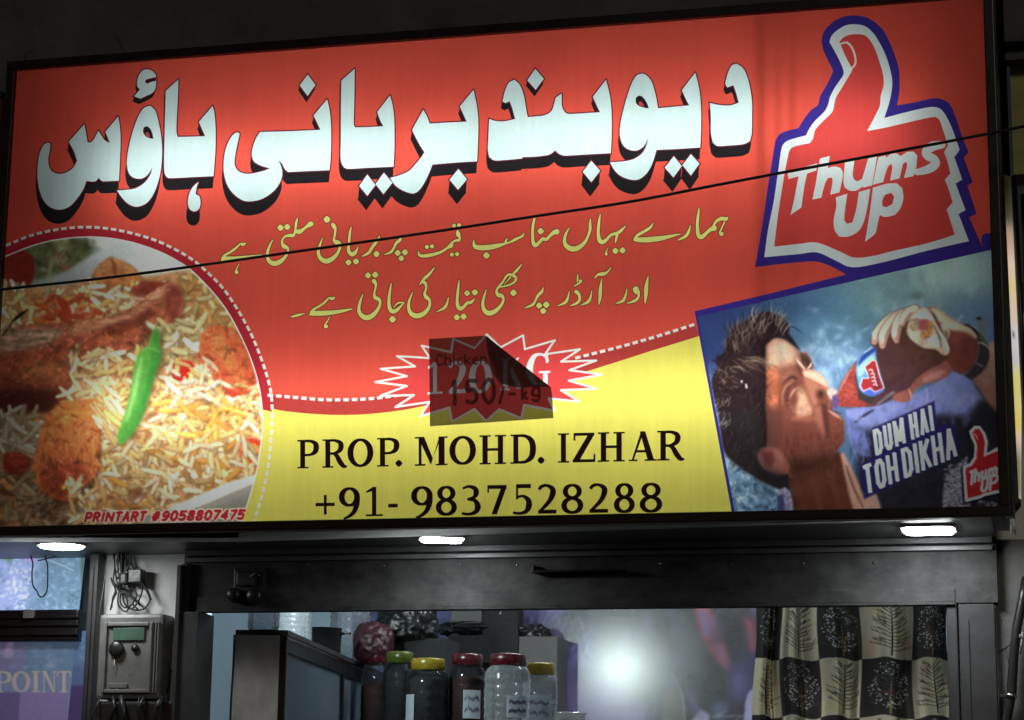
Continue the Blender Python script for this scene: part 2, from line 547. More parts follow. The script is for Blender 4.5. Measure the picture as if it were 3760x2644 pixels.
# ---------------------------------------------------------------- lettering
GLY = {   # bold serif letters: r = bar, s = pen stroke, o = ring, p = polygon; x in letter widths, y in cap heights
 'P': [('r', .13, 0, .36, 1), ('r', 0, 0, .52, .055), ('r', 0, .945, .3, 1), ('s', (.3, .955, .09), (.62, .95, .1), (.84, .86, .17), (.88, .72, .2), (.82, .57, .17), (.6, .475, .09), (.3, .465, .09))],
 'R': [('r', .12, 0, .32, 1), ('r', 0, 0, .45, .055), ('r', 0, .945, .3, 1), ('s', (.28, .955, .09), (.52, .95, .1), (.72, .87, .16), (.76, .74, .19), (.7, .6, .16), (.5, .505, .09), (.28, .5, .09)), ('s', (.45, .5, .1), (.58, .42, .15), (.72, .2, .18), (.86, .05, .15), (1.0, .03, .06))],
 'O': [('o', .5, .5, .41, .455, .21, .09)],
 'M': [('r', .12, 0, .21, 1), ('p', (.1, 1), (.29, 1), (.56, .25), (.5, .02)), ('p', (.5, .02), (.56, .25), (.83, 1), (.76, 1)), ('r', .74, 0, .93, 1), ('r', 0, 0, .33, .055), ('r', .65, 0, 1.02, .055), ('r', .0, .945, .2, 1), ('r', .8, .945, 1.02, 1)],
 'H': [('r', .11, 0, .31, 1), ('r', .69, 0, .89, 1), ('r', .3, .46, .7, .55), ('r', 0, 0, .42, .055), ('r', .58, 0, 1, .055), ('r', 0, .945, .42, 1), ('r', .58, .945, 1, 1)],
 'D': [('r', .11, 0, .31, 1), ('r', 0, 0, .3, .055), ('r', 0, .945, .3, 1), ('s', (.28, .955, .09), (.58, .94, .11), (.82, .78, .19), (.885, .5, .21), (.82, .22, .19), (.58, .06, .11), (.28, .045, .09))],
 'I': [('r', .27, 0, .73, 1), ('r', 0, 0, 1, .055), ('r', 0, .945, 1, 1)],
 'Z': [('r', .06, .9, .96, 1), ('r', .02, 0, 1, .1), ('p', (.66, .9), (.96, .93), (.34, .1), (.02, .07)), ('r', .06, .74, .14, .95), ('r', .92, .05, 1, .27)],
 'A': [('p', (.1, .03), (.18, .03), (.5, .86), (.45, 1)), ('p', (.4, 1), (.6, 1), (.93, .03), (.69, .03), (.45, .84)), ('r', .26, .29, .7, .37), ('r', 0, 0, .32, .055), ('r', .58, 0, 1.02, .055)],
 'G': [('s', (.93, .72, .09), (.86, .88, .1), (.6, .965, .08), (.32, .88, .15), (.15, .5, .22), (.32, .12, .15), (.6, .035, .08), (.86, .1, .1)), ('r', .74, .03, .94, .42), ('r', .55, .37, 1.05, .43), ('r', .86, .68, .95, .98)],
 'K': [('r', .11, 0, .31, 1), ('r', 0, 0, .42, .055), ('r', 0, .945, .42, 1), ('p', (.3, .42), (.36, .5), (.86, 1), (.74, 1)), ('p', (.42, .58), (.56, .68), (1, .03), (.74, .03))],
 'N': [('r', .12, 0, .2, 1), ('r', .80, 0, .88, 1), ('p', (.08, 1), (.32, 1), (.9, 0), (.74, 0)), ('r', 0, 0, .33, .055), ('r', 0, .945, .28, 1), ('r', .68, .945, 1, 1)],
 'T': [('r', .38, 0, .62, 1), ('r', .2, 0, .8, .055), ('r', 0, .93, 1, 1), ('r', 0, .74, .07, .97), ('r', .93, .74, 1, .97)],
 '.': [('d', .5, .1, .115)],
 '9': [('o', .5, .67, .37, .285, .2, .09), ('s', (.87, .68, .2), (.85, .4, .19), (.7, .14, .15), (.42, -.02, .1), (.22, -.07, .06))],
 '1': [('r', .4, 0, .64, 1), ('p', (.45, 1), (.08, .86), (.1, .8), (.44, .86)), ('r', .06, 0, 1, .065)],
 '8': [('o', .5, .745, .31, .21, .18, .09), ('o', .5, .265, .37, .24, .19, .1)],
 '3': [('s', (.1, .9, .08), (.4, .965, .1), (.7, .89, .16), (.76, .74, .19), (.64, .59, .12), (.32, .525, .08)), ('s', (.32, .525, .08), (.68, .49, .13), (.84, .29, .21), (.74, .1, .16), (.42, .02, .1), (.05, .05, .09))],
 '7': [('r', .05, .87, 1, 1), ('p', (.72, .9), (1, .93), (.52, 0), (.25, 0)), ('r', .05, .74, .13, .95)],
 '5': [('r', .2, .88, .93, 1.02), ('r', .2, .5, .3, .95), ('s', (.24, .57, .08), (.55, .61, .1), (.8, .47, .18), (.83, .27, .21), (.7, .09, .15), (.4, .02, .1), (.05, .05, .09))],
 '2': [('s', (.1, .82, .11), (.24, .93, .12), (.5, .96, .1), (.76, .86, .17), (.8, .7, .2), (.62, .42, .15), (.12, .06, .1)), ('r', .06, 0, .98, .13)],
 '0': [('o', .5, .5, .39, .455, .2, .09)],
 '+': [('r', .43, .08, .58, .78), ('r', 0, .38, 1, .5)],
 '-': [('r', 0, .3, 1, .43)],
}
def serif(ch, x0, x1, base, cap, slope=0.0, lean=0.0):
    """polygons of one serif letter in photo pixels"""
    bw = x1 - x0
    def T(x, y, w=None):
        X = x0 + x * bw + lean * y * cap
        q = (X, base + slope * (X - x0) - y * cap)
        return q if w is None else (*q, w * cap)
    out = []
    for g in GLY[ch]:
        if g[0] == 'r':
            a, b, c, d = g[1:]
            out.append(np.array([T(a, b), T(c, b), T(c, d), T(a, d)]))
        elif g[0] == 'p': out.append(np.array([T(*q) for q in g[1:]]))
        elif g[0] == 's': out += stroke([T(*q) for q in g[1:]], cap=False)
        elif g[0] == 'd':
            c = T(g[1], g[2]); out.append(disc(c[0], c[1], g[3] * cap, 12, 0.08))
        else:
            cx, cy, rx, ry, tw, th = g[1:]
            ring = []
            for i in range(16):
                t = 2 * math.pi * i / 16
                ring.append(T(cx + (rx * bw + (0)) / bw * math.cos(t), cy + ry * math.sin(t), th + (tw - th) * abs(math.cos(t)) ** 1.3))
            out += stroke(ring, closed=True, k=2)
    return out
SAN = {   # plain letters as pen paths in a unit box
 'A': [[(0, 0), (.5, 1), (1, 0)], [(.2, .33), (.8, .33)]], 'R': [[(0, 0), (0, 1), (.6, 1), (.95, .85), (.95, .65), (.6, .5), (0, .5)], [(.5, .5), (1, 0)]],
 'P': [[(0, 0), (0, 1), (.65, 1), (1, .85), (1, .6), (.65, .45), (0, .45)]], 'I': [[(.5, 0), (.5, 1)]], 'N': [[(0, 0), (0, 1), (1, 0), (1, 1)]],
 'T': [[(0, 1), (1, 1)], [(.5, 1), (.5, 0)]], '#': [[(.2, 0), (.45, 1)], [(.6, 0), (.85, 1)], [(0, .35), (1, .35)], [(.05, .68), (1, .68)]],
 'D': [[(0, 0), (0, 1), (.6, 1), (1, .8), (1, .2), (.6, 0), (0, 0)]], 'U': [[(0, 1), (0, .2), (.3, 0), (.7, 0), (1, .2), (1, 1)]],
 'M': [[(0, 0), (0, 1), (.5, .15), (1, 1), (1, 0)]], 'H': [[(0, 0), (0, 1)], [(1, 0), (1, 1)], [(0, .5), (1, .5)]], 'O': [[(0, .2), (0, .8), (.3, 1), (.7, 1), (1, .8), (1, .2), (.7, 0), (.3, 0), (0, .2)]],
 'K': [[(0, 0), (0, 1)], [(1, 1), (.1, .45)], [(.35, .6), (1, 0)]], 'C': [[(1, .8), (.7, 1), (.3, 1), (0, .75), (0, .25), (.3, 0), (.7, 0), (1, .2)]],
 'h': [[(0, 0), (0, 1)], [(0, .5), (.4, .68), (.9, .6), (1, .4), (1, 0)]], 'i': [[(.5, 0), (.5, .65)], [(.5, .85), (.5, .95)]], 'c': [[(1, .55), (.6, .68), (.1, .5), (.1, .15), (.6, 0), (1, .12)]],
 'k': [[(0, 0), (0, 1)], [(.9, .66), (.1, .25)], [(.35, .4), (1, 0)]], 'e': [[(.05, .34), (.95, .36), (.85, .58), (.5, .68), (.1, .5), (.1, .15), (.5, 0), (.95, .1)]], 'n': [[(0, 0), (0, .66)], [(0, .5), (.4, .68), (.9, .6), (1, .4), (1, 0)]],
 'g': [[(.95, .6), (.5, .68), (.05, .5), (.05, .2), (.5, .05), (.95, .2)], [(.95, .68), (.95, -.15), (.5, -.3), (.05, -.2)]], '1': [[(.1, .8), (.55, 1), (.55, 0)]], '5': [[(.95, 1), (.1, 1), (.05, .55), (.6, .62), (1, .4), (.9, .1), (.45, 0), (0, .08)]],
 '0': [[(0, .25), (0, .75), (.35, 1), (.65, 1), (1, .75), (1, .25), (.65, 0), (.35, 0), (0, .25)]], '/': [[(0, -.1), (1, 1)]], '-': [[(0, .4), (1, .4)]],
 '9': [[(.1, .02), (.6, .05), (1, .45), (1, .75), (.6, 1), (.2, .95), (0, .7), (.2, .47), (.7, .45), (1, .65)]], '8': [[(.5, .53), (.08, .7), (.2, .95), (.5, 1), (.8, .95), (.92, .7), (.5, .53), (.03, .3), (.15, .05), (.5, 0), (.85, .05), (.97, .3), (.5, .53)]],
 '7': [[(0, 1), (1, 1), (.35, 0)]], '4': [[(.75, 0), (.75, 1), (0, .3), (1, .3)]], 'm': [[(0, 0), (0, .68)], [(0, .5), (.3, .68), (.5, .5), (.5, 0)], [(.5, .5), (.8, .68), (1, .5), (1, 0)]], 'u': [[(0, .68), (0, .15), (.4, 0), (.8, .1), (1, .3)], [(1, .68), (1, 0)]],
}
def sans(ch, x0, x1, base, cap, w, slope=0.0, lean=0.0, grow=0.0, sm=False):
    out = []
    for path in SAN[ch]:
        q = []
        for x, y in path:
            X = x0 + w / 2 + x * (x1 - x0 - w) + lean * y * cap
            q.append((X, base + slope * (X - x0) - w / 2 - y * (cap - w), w))
        if sm: out += stroke(q, sm=True, grow=grow); continue
        for (ax, ay, _), (bx, by, _) in zip(q, q[1:]):
            l = math.hypot(bx - ax, by - ay) or 1
            h = w / 2 + grow; dx, dy = (bx - ax) / l, (by - ay) / l
            e = h * (.92 if abs(dx) < .15 or abs(dy) < .3 else .55)
            out.append(np.array([(ax - dx*e - dy*h, ay - dy*e + dx*h), (bx + dx*e - dy*h, by + dy*e + dx*h), (bx + dx*e + dy*h, by + dy*e - dx*h), (ax - dx*e + dy*h, ay - dy*e - dx*h)]))
    return out

# ---------------------------------------------------------------- headline, traced
HEAD = {
 'house': [
  (f1([(290,612),(303,620),(300,660),(292,700),(292,740),(305,775),(330,795),(365,801),(405,790),(440,765),(464,722),(445,665),(414,608),(507,502),(516,545),(528,612),(548,612),(568,588),(593,540),(608,566),(632,600),(662,615),(648,580),(634,548),(712,455),(722,520),(726,600),(722,720),(716,842),(620,846),(606,838),(594,824),(580,842),(560,848),(520,844),(512,868),(498,900),(470,942),(430,988),(390,1011),(345,1016),(300,1000),(262,960),(238,900),(226,830),(226,770),(232,710),(245,660),(265,625)]), []),
  (f1([(905,391),(870,402),(840,440),(815,500),(795,560),(778,630),(766,700),(765,750),(775,795),(800,822),(840,831),(870,822),(895,800),(916,764),(908,800),(883,840),(850,870),(810,890),(760,897),(704,901),(735,945),(770,980),(815,999),(860,990),(900,960),(935,900),(960,820),(973,740),(976,650),(970,570),(955,490),(935,420)]),
   [f1([(865,522),(885,513),(905,530),(918,562),(923,590),(900,586),(878,575),(862,550)])]),
  (f1([(890,172),(860,178),(838,205),(826,245),(828,275),(841,291),(835,302),(808,334),(845,348),(880,332),(915,315),(935,290),(942,240),(905,250),(887,259),(873,248),(879,233),(905,226),(940,218),(935,200),(915,180)]), []),
  (f1([(1074,232),(1071,330),(1066,440),(1062,540),(1070,579),(1150,577),(1236,574),(1220,540),(1198,488),(1280,392),(1290,430),(1298,520),(1298,640),(1290,760),(1285,815),(1150,821),(1020,827),(998,812),(989,780),(988,700),(990,600),(993,480),(998,302)]), []),
  (f1([(1195,850),(1183,885),(1178,924),(1200,934),(1207,962),(1204,1000),(1187,1023),(1165,1028),(1143,1015),(1132,985),(1134,945),(1145,908),(1165,876)]), []),
 ],
 'biryani': [
  (f1([(1435,550),(1443,562),(1430,620),(1418,680),(1412,730),(1420,765),(1445,790),(1490,801),(1540,795),(1590,782),(1625,768),(1570,751),(1530,727),(1517,690),(1520,650),(1540,590),(1566,549),(1750,544),(1929,536),(1908,490),(1888,450),(1970,352),(1985,420),(1993,500),(1994,620),(1990,720),(1984,779),(1860,784),(1735,790),(1715,772),(1697,738),(1674,719),(1690,750),(1700,790),(1695,830),(1670,880),(1630,920),(1570,955),(1500,967),(1450,955),(1400,915),(1365,860),(1348,790),(1348,720),(1360,650),(1385,590),(1410,560)]), []),
  (f1([(1853,203),(1900,265),(1852,332),(1805,268)]), []),
  (f1([(2055,240),(2136,168),(2134,340),(2130,500),(2138,522)]) + f2([(5,456),(80,454),(155,450),(138,420),(122,375),(190,288),(203,340),(212,420),(213,560),(208,663),(0,673)]) + f1([(2200,767),(2100,771),(2075,764),(2058,740),(2050,700),(2052,600),(2053,400)]), []),
  (f2([(70,705),(113,760),(70,817),(27,765)]), []), (f2([(157,695),(202,748),(155,808),(113,755)]), []),
  (f2([(365,362),(305,470),(328,515),(350,555),(371,587),(355,612),(325,648),(290,685),(240,708),(191,722),(215,760),(250,785),(290,801),(318,803),(345,785),(375,740),(400,685),(413,652),(530,642),(648,635),(652,560),(655,440),(648,350),(630,258),(557,345),(575,385),(594,426),(500,430),(398,436),(385,400)]), []),
  (f2([(550,675),(595,730),(548,785),(503,732)]), []),
 ],
 'town': [
  (f2([(845,205),(815,222),(795,265),(782,320),(800,328),(819,318),(832,350),(849,412),(790,424),(745,422),(712,412),(708,500),(705,570),(712,612),(740,630),(800,628),(885,620),(888,613),(960,610),(1020,602),(1042,592),(1060,577),(1080,595),(1110,605),(1200,600),(1353,592),(1357,500),(1357,380),(1348,290),(1328,205),(1258,295),(1276,335),(1296,376),(1200,382),(1130,385),(1108,372),(1095,340),(1094,278),(1062,300),(1055,330),(1040,370),(1005,392),(960,398),(915,402),(905,350),(895,290),(875,235)]), []),
  (f2([(955,147),(1000,200),(957,258),(913,208)]), []), (f2([(1250,632),(1297,685),(1250,745),(1205,690)]), []),
  (f2([(1520,172),(1490,182),(1465,220),(1440,290),(1420,360),(1405,430),(1400,490),(1412,540),(1440,570),(1485,579),(1520,562),(1538,538),(1551,513),(1540,552),(1520,590),(1480,620),(1430,634),(1349,641),(1375,685),(1410,715),(1460,732),(1500,730),(1540,700),(1570,650),(1594,575),(1700,570),(1824,562),(1828,480),(1828,350),(1818,250),(1798,168),(1727,260),(1745,300),(1766,340),(1690,347),(1601,355),(1590,290),(1570,220),(1545,185)]),
   [f2([(1485,300),(1500,288),(1520,295),(1542,325),(1553,356),(1530,352),(1500,342),(1485,325)])]),
  (f2([(1685,608),(1727,660),(1683,720),(1637,668)]), []), (f2([(1775,597),(1820,647),(1775,710),(1730,655)]), []),
  (f2([(2015,120),(1990,130),(1970,170),(1955,225),(1966,246),(1998,234),(2010,265),(2027,326),(1980,340),(1920,337),(1874,327),(1880,400),(1880,480),(1890,535),(1915,554),(1970,552),(2050,545),(2085,530),(2095,490),(2097,400),(2095,300),(2075,200),(2050,145)]), []),
 ]}
YEL, DKO = (255, 240, 138), (86, 30, 14)
URDU = [
 [u1([(365,405,22),(335,416,38),(310,408,18),(270,448,24),(200,500,26),(140,535,28),(110,570,30)]), u1([(100,592,16),(130,578,52),(200,574,50),(300,565,40),(420,550,30),(550,535,16)]), u1([(298,630,8),(275,672,13),(262,702,20),(268,722,46),(270,726,40)]),
  u1([(668,365,10),(640,420,26),(615,490,34),(612,560,36),(640,610,48),(700,628,56),(760,600,48),(810,550,34),(838,500,26),(834,455,30),(800,440,50),(775,410,32),(775,370,24),(800,332,26),(850,316,36),(890,318,38),(912,290,26),(922,230,26),(930,170,28),(945,122,12)]),
  u1([(925,265,36),(960,276,54),(1000,255,38),(1040,222,34),(1085,192,58),(1095,188,52)]), u1([(755,230,68)]), u1([(830,222,66)]), u1([(1270,138,74)]),
  u1([(1335,195,40),(1352,222,46),(1364,250,30),(1358,310,24),(1348,360,28),(1368,388,50),(1405,402,46),(1415,440,34),(1390,510,34),(1330,575,50),(1260,602,56),(1200,570,46),(1175,510,36),(1185,440,30),(1225,342,10)]),
  u1([(1540,220,10),(1525,290,28),(1515,400,30),(1510,480,36),(1540,525,48),(1580,510,44),(1605,470,20),(1618,435,8)]), u1([(1510,615,64)]), u1([(1592,605,66)]),
  u1([(1852,318,10),(1842,355,28),(1800,410,36),(1770,450,34),(1740,500,32),(1700,530,26),(1655,548,8)]), u1([(1820,522,66)]),
  u1([(2105,320,10),(2078,368,32),(2040,400,34),(2015,450,26),(1990,490,30),(1950,515,24),(1905,528,8)]), u1([(2055,510,66)]), u1([(2135,503,66)]), u1([(2095,570,62)]),
  u2([(625,207,46)]), u2([(682,203,46)]), u2([(665,268,26),(672,305,50),(688,335,26),(684,368,28),(650,372,28),(612,390,24),(590,430,50),(550,455,28),(500,490,28),(440,515,34),(360,535,40),(280,543,38),(238,530,28),(230,488,8)]),
  u2([(325,443,46)]), u2([(382,437,48)]), u2([(603,528,46)]), u2([(660,523,48)]),
  u2([(1402,288,8),(1385,322,26),(1350,340,26),(1310,358,34),(1250,390,22),(1200,405,22),(1110,430,48),(1000,450,60),(900,450,56),(850,430,40),(845,368,12)]), u2([(1215,345,8),(1205,370,22),(1195,392,22)]), u2([(985,538,70)]),
  u2([(1517,130,26),(1500,220,32),(1497,320,34),(1505,400,42),(1530,425,48),(1565,400,34),(1610,355,40),(1650,360,38),(1690,320,34),(1730,285,48),(1765,275,64)]), u2([(1587,268,70)]),
  u2([(1905,232,10),(1870,290,28),(1850,370,38),(1870,430,50),(1930,465,60),(2000,455,54),(2070,400,40),(2110,330,28),(2135,250,34),(2135,180,28),(2140,130,10)]),
  u3([(738,138,12),(722,240,32),(715,350,36),(730,430,48),(765,450,48),(810,420,34),(850,375,32),(890,360,34),(930,350,38),(970,320,34),(1018,272,10)]), u3([(925,365,28),(915,410,28),(905,455,12)]), u3([(825,515,8),(805,555,18),(803,583,36)]), u3([(905,548,66)]), u3([(985,542,66)]),
  u3([(1325,238,10),(1290,290,30),(1220,335,32),(1150,375,34),(1120,420,30)]), u3([(1110,430,14),(1150,425,50),(1260,425,60),(1400,410,54),(1520,385,34),(1630,358,10)]), u3([(1738,262,10),(1720,330,30),(1690,380,34),(1640,410,26),(1592,430,8)]),
  u3([(1835,72,12),(1820,180,32),(1815,280,36),(1825,370,46),(1860,395,50),(1910,355,38),(1960,310,44),(2002,295,64),(1998,260,28),(2030,215,34),(2080,190,42),(2130,195,42),(2150,178,20)]), u3([(2115,230,16),(2085,295,20),(2064,345,22),(2082,360,50)])],
 [u4([(80,618,6),(150,600,30),(238,576,8)]), u4([(570,400,20),(540,414,38),(505,405,20),(470,445,24),(410,490,26),(350,525,28),(310,560,30)]), u4([(292,592,14),(330,578,52),(440,575,56),(560,565,46),(680,545,32),(770,525,8)]), u4([(518,610,8),(488,665,16),(466,700,22),(474,720,48)]),
  u4([(885,362,10),(855,440,28),(838,530,38),(860,590,48),(920,625,58),(990,600,52),(1050,530,38),(1076,465,30),(1060,420,42),(1018,400,40),(1010,350,24),(1024,295,24),(1026,250,34),(1006,218,50)]), u4([(940,155,66)]), u4([(1020,148,68)]),
  u4([(1198,242,12),(1182,340,30),(1172,440,36),(1180,520,44),(1215,555,48),(1260,540,40),(1310,490,22),(1340,455,16)]), u4([(1340,455,12),(1285,458,22),(1250,480,16),(1225,515,8)]), u4([(1212,642,72)]),
  u4([(1676,72,14),(1620,140,32),(1560,195,34),(1510,264,8)]), u4([(1540,225,32),(1578,242,36),(1585,300,24),(1567,360,30),(1590,400,46),(1622,430,32),(1620,500,36),(1570,570,48),(1490,605,58),(1420,580,48),(1390,510,36),(1400,430,28),(1435,343,10)]),
  u4([(1832,398,12),(1815,470,28),(1780,520,32),(1700,560,8)]), u4([(1950,212,12),(1940,310,30),(1930,420,32),(1935,490,42),(1965,525,46),(2005,500,34),(2040,460,34),(2080,455,38),(2125,413,10)]), u4([(2040,352,64)]), u4([(2125,343,66)]), u4([(1925,620,66)]), u4([(2000,612,66)]),
  u5([(320,308,10),(295,390,26),(280,470,36),(295,540,46),(350,575,56),(420,550,48),(480,490,36),(510,425,28),(490,382,44),(450,370,46),(432,330,26),(450,290,26),(500,230,22),(550,155,26),(600,150,32),(648,180,32),(630,230,24),(560,265,22),(470,285,16)]), u5([(712,32,10),(660,95,30),(615,142,22)]), u5([(585,178,22),(555,212,12),(515,252,8)]), u5([(620,348,70)]),
  u5([(955,288,8),(935,335,34),(895,375,34),(865,430,26),(840,475,30),(790,500,24),(740,518,8)]), u5([(905,490,66)]), u5([(985,480,70)]), u5([(950,550,66)]),
  u5([(1240,332,12),(1225,400,26),(1195,455,34),(1110,495,8)]), u5([(1315,335,44),(1345,365,38),(1355,420,30),(1320,465,30),(1245,492,8)]), u5([(1335,138,8),(1332,180,20),(1328,228,12)]), u5([(1288,275,10),(1340,248,20),(1375,215,24),(1345,210,12)]),
  u5([(1490,322,12),(1475,400,26),(1445,450,34),(1365,487,8)]), u5([(1600,192,10),(1585,300,36),(1580,400,36),(1568,475,12)]), u5([(1520,187,10),(1560,145,28),(1610,140,44),(1660,120,26),(1700,68,10)]),
  u5([(1880,308,12),(1860,390,26),(1830,440,32),(1750,470,8)]), u5([(1978,310,70),(1985,330,66)]), u5([(2008,340,34),(2005,400,26),(1960,440,30),(1880,465,8)]), u5([(2115,162,10),(2095,270,44),(2088,380,40),(2080,462,14)])]]

LOGO_BLUE = f3([(165,1440),(200,1240),(235,1000),(255,880),(272,775),(288,735),(320,712),(400,690),(430,640),(465,595),(505,565),(515,520),(545,470),(580,400),(583,375),(555,320),(532,265),(525,215),(540,165),(590,115),(640,92),(690,84),(740,87),(790,105),(850,155),(890,225),(920,300),(940,370),(945,440),(943,500),(930,568),(1020,553),(1130,530),(1185,540),(1220,570),(1250,640),(1285,745),(1318,822),(1290,850),(1338,982),(1310,1002),(1360,1152),(1320,1172),(1392,1335),(1430,1332),(1430,1348),(1200,1402),(960,1452),(690,1496),(640,1470),(560,1430),(490,1410),(400,1414),(300,1424)])
LOGO_WHITE = f3([(215,1387),(235,1240),(265,1090),(290,920),(308,800),(325,770),(355,753),(440,730),(460,690),(490,650),(540,600),(560,560),(570,520),(600,465),(640,405),(640,375),(615,315),(585,260),(566,226),(580,190),(620,155),(670,133),(740,135),(790,165),(830,220),(870,300),(895,380),(905,440),(900,500),(888,555),(862,636),(980,605),(1080,582),(1130,577),(1165,588),(1195,625),(1230,700),(1268,808),(1240,848),(1282,968),(1246,990),(1300,1132),(1262,1154),(1318,1300),(1100,1350),(850,1415),(690,1441),(600,1405),(500,1361),(400,1370)])
LOGO_RED = f3([(268,1330),(290,1150),(320,960),(345,830),(360,800),(395,785),(460,772),(478,745),(490,700),(530,655),(580,605),(592,565),(602,525),(632,475),(686,385),(690,372),(660,318),(635,262),(620,225),(640,203),(680,187),(740,186),(775,205),(810,260),(835,330),(855,400),(858,460),(842,520),(838,570),(815,620),(770,706),(860,690),(990,660),(1100,635),(1138,630),(1158,645),(1175,690),(1205,785),(1184,820),(1205,880),(1218,935),(1188,970),(1205,1010),(1230,1090),(1198,1130),(1215,1180),(1242,1265),(1100,1310),(900,1355),(800,1380),(700,1389),(620,1355),(500,1308),(400,1315)])
LOGO_TEXT = [f3(q) for q in (
 [(340,933),(420,905),(500,880),(496,918),(446,936),(430,1010),(415,1118),(355,1160),(375,1080),(390,1000),(400,950),(346,966)],
 [(515,855),(568,840),(558,906),(592,898),(625,905),(638,930),(635,970),(620,1037),(570,1050),(582,985),(580,958),(560,958),(542,990),(522,1066),(474,1076),(492,990),(505,910)],
 [(650,872),(702,856),(692,935),(696,965),(715,978),(742,965),(760,905),(775,855),(822,844),(810,920),(796,1000),(748,1012),(745,1006),(712,1027),(675,1028),(648,1010),(642,985),(643,950)],
 [(830,848),(872,838),(868,852),(900,830),(930,828),(950,842),(985,820),(1020,817),(1040,838),(1033,910),(1018,950),(968,960),(985,890),(978,872),(962,884),(944,962),(893,974),(905,900),(898,884),(884,896),(870,930),(856,982),(800,996),(815,920)],
 [(600,1064),(663,1044),(650,1130),(645,1185),(660,1206),(690,1200),(710,1130),(725,1035),(786,1018),(770,1120),(750,1200),(720,1248),(670,1275),(620,1276),(594,1240),(590,1180),(604,1110)],
 [(800,1012),(880,990),(930,988),(960,1018),(965,1070),(950,1120),(920,1158),(870,1170),(838,1160),(825,1210),(812,1260),(758,1303),(775,1200),(790,1100)])]
LOGO_S = f3([(1172,780,40),(1120,790,52),(1088,815,46),(1095,840,46),(1130,858,46),(1138,885,46),(1100,912,46),(1040,928,34)])
LOGO_PHOLE = f3([(866,1050),(900,1040),(915,1060),(905,1100),(872,1118),(850,1110),(853,1075)])
BURST = f6([(570,205),(640,310),(362,293),(515,380),(225,400),(445,462),(180,512),(445,545),(222,628),(505,622),(350,722),(635,680),(560,800),(805,727),(825,845),(1015,740),(1115,840),(1225,740),(1410,818),(1435,705),(1690,752),(1640,650),(1900,677),(1745,580),(2045,568),(1810,500),(2092,448),(1815,412),(2042,330),(1745,340),(1905,235),(1610,278),(1692,160),(1440,235),(1425,118),(1235,220),(1120,110),(1015,225),(835,148),(820,260)])
ARC = f4([(-20,232),(35,211),(150,165),(280,132),(430,118),(540,124),(640,142),(720,165),(800,196),(870,232),(945,282),(1050,388),(1130,494),(1200,625),(1250,745),(1285,872),(1300,1000),(1295,1120),(1275,1260),(1245,1380),(1195,1535),(1180,1580)])
DASH = f4([(-10,178),(40,160),(150,115),(280,85),(400,73),(520,78),(640,100),(760,135),(870,185),(960,240),(1040,310),(1110,385),(1180,490),(1240,600),(1290,720),(1325,830),(1340,900),(1345,1000),(1340,1120),(1325,1260),(1300,1380),(1265,1500),(1240,1570)])
WAVE_L = fl([(600,886),(660,891),(720,896),(790,896),(850,892),(935,880)])
WAVE_R = fl([(1290,803),(1350,788),(1400,775),(1480,752),(1558,727)])

def dashes(path, on, off, w, start=0.0):
    p = smooth3(np.asarray(path, float), False, 8)
    L = np.r_[0, np.cumsum(np.linalg.norm(np.diff(p, axis=0), axis=1))]
    out = []; s = start
    while s + on < L[-1]:
        q = [(np.interp(t, L, p[:, 0]), np.interp(t, L, p[:, 1]), w) for t in np.linspace(s, s + on, 3)]
        out += stroke(q, sm=False, cap=False)
        s += on + off
    return out

LIT = 0.86                                     # ink strength: photo colour over lamp light
def ink(c): return np.clip(lin(c) / LIT, 0.0, 0.97)
RED, RED2, YELLOW = (229, 87, 72), (186, 66, 62), (254, 224, 104)
PAGE = [(40, 235), (3640, -35), (3705, 1895), (-80, 1975)]      # the sheet runs under its frame
pr = Print()
pr.add('printed_field', RED, [np.array(PAGE)])
yl = fl([(560,918),(605,915),(700,928),(800,930),(900,920),(1000,900),(1150,876),(1240,855),(1350,822),(1450,790),(1570,753),(1660,1180),(540,1200)])
rb = [(a, b) for a, b in fl([(560,886)]) + WAVE_L + fl([(1000,866),(1150,840)]) + WAVE_R] + yl[10:0:-1]
pr.add('printed_field', YELLOW, [smooth(yl, ang=50)])
pr.add('printed_field', RED2, [smooth(rb, ang=60)])
band = [(a, b) for a, b in DASH] + [(a, b) for a, b in ARC[::-1]]
top = [i for i, d in enumerate(DASH) if d[1] < 1460]
pr.add('printed_field', (188, 48, 58), [smooth(DASH[:len(top)] + f4([(1345,985)]) + f4([(1300,975)]) + [a for a in ARC if a[1] < 1460][::-1], ang=60)])
for lp, hit in (('dashed_line#a', dashes(DASH, 20, 10.5, 10)), ('dashed_line#b', dashes(WAVE_L, 20, 11, 11)), ('dashed_line#c', dashes(WAVE_R, 20, 11, 11))):
    pr.add(lp, (244, 232, 226), hit)
# headline: black block shadow, maroon rim, white face
def block(poly):
    p = smooth(poly, k=3)
    d = 20 + 0.082 * (p[:, 1] + 0.05 * (p[:, 0] - 1300) - 345)
    q = p + np.stack([-4 + 0 * d, np.clip(d, 14, 50)], 1)
    g = offset(p, 4); h = offset(q, 2)
    n = len(p)
    return [g, h] + [np.array([p[i], p[(i + 1) % n], q[(i + 1) % n], q[i]]) for i in range(n)]
for word, polys in HEAD.items():
    part = 'headline_word#' + word
    for poly, holes in polys: pr.add(part, (36, 33, 36), block(poly), [])
    for poly, holes in polys: pr.add(part, (96, 20, 46), [offset(smooth(poly, k=3), 4.5)])
    for poly, holes in polys: pr.add(part, (212, 250, 243), [smooth(poly)])
    for poly, holes in polys:
        for h in holes:
            hp = smooth(h)
            pr.add(part, (36, 30, 33), [hp])
            pr.add(part, (196, 70, 80), [(hp - hp.mean(0)) * 0.42 + hp.mean(0) + np.array([-2, 6])])
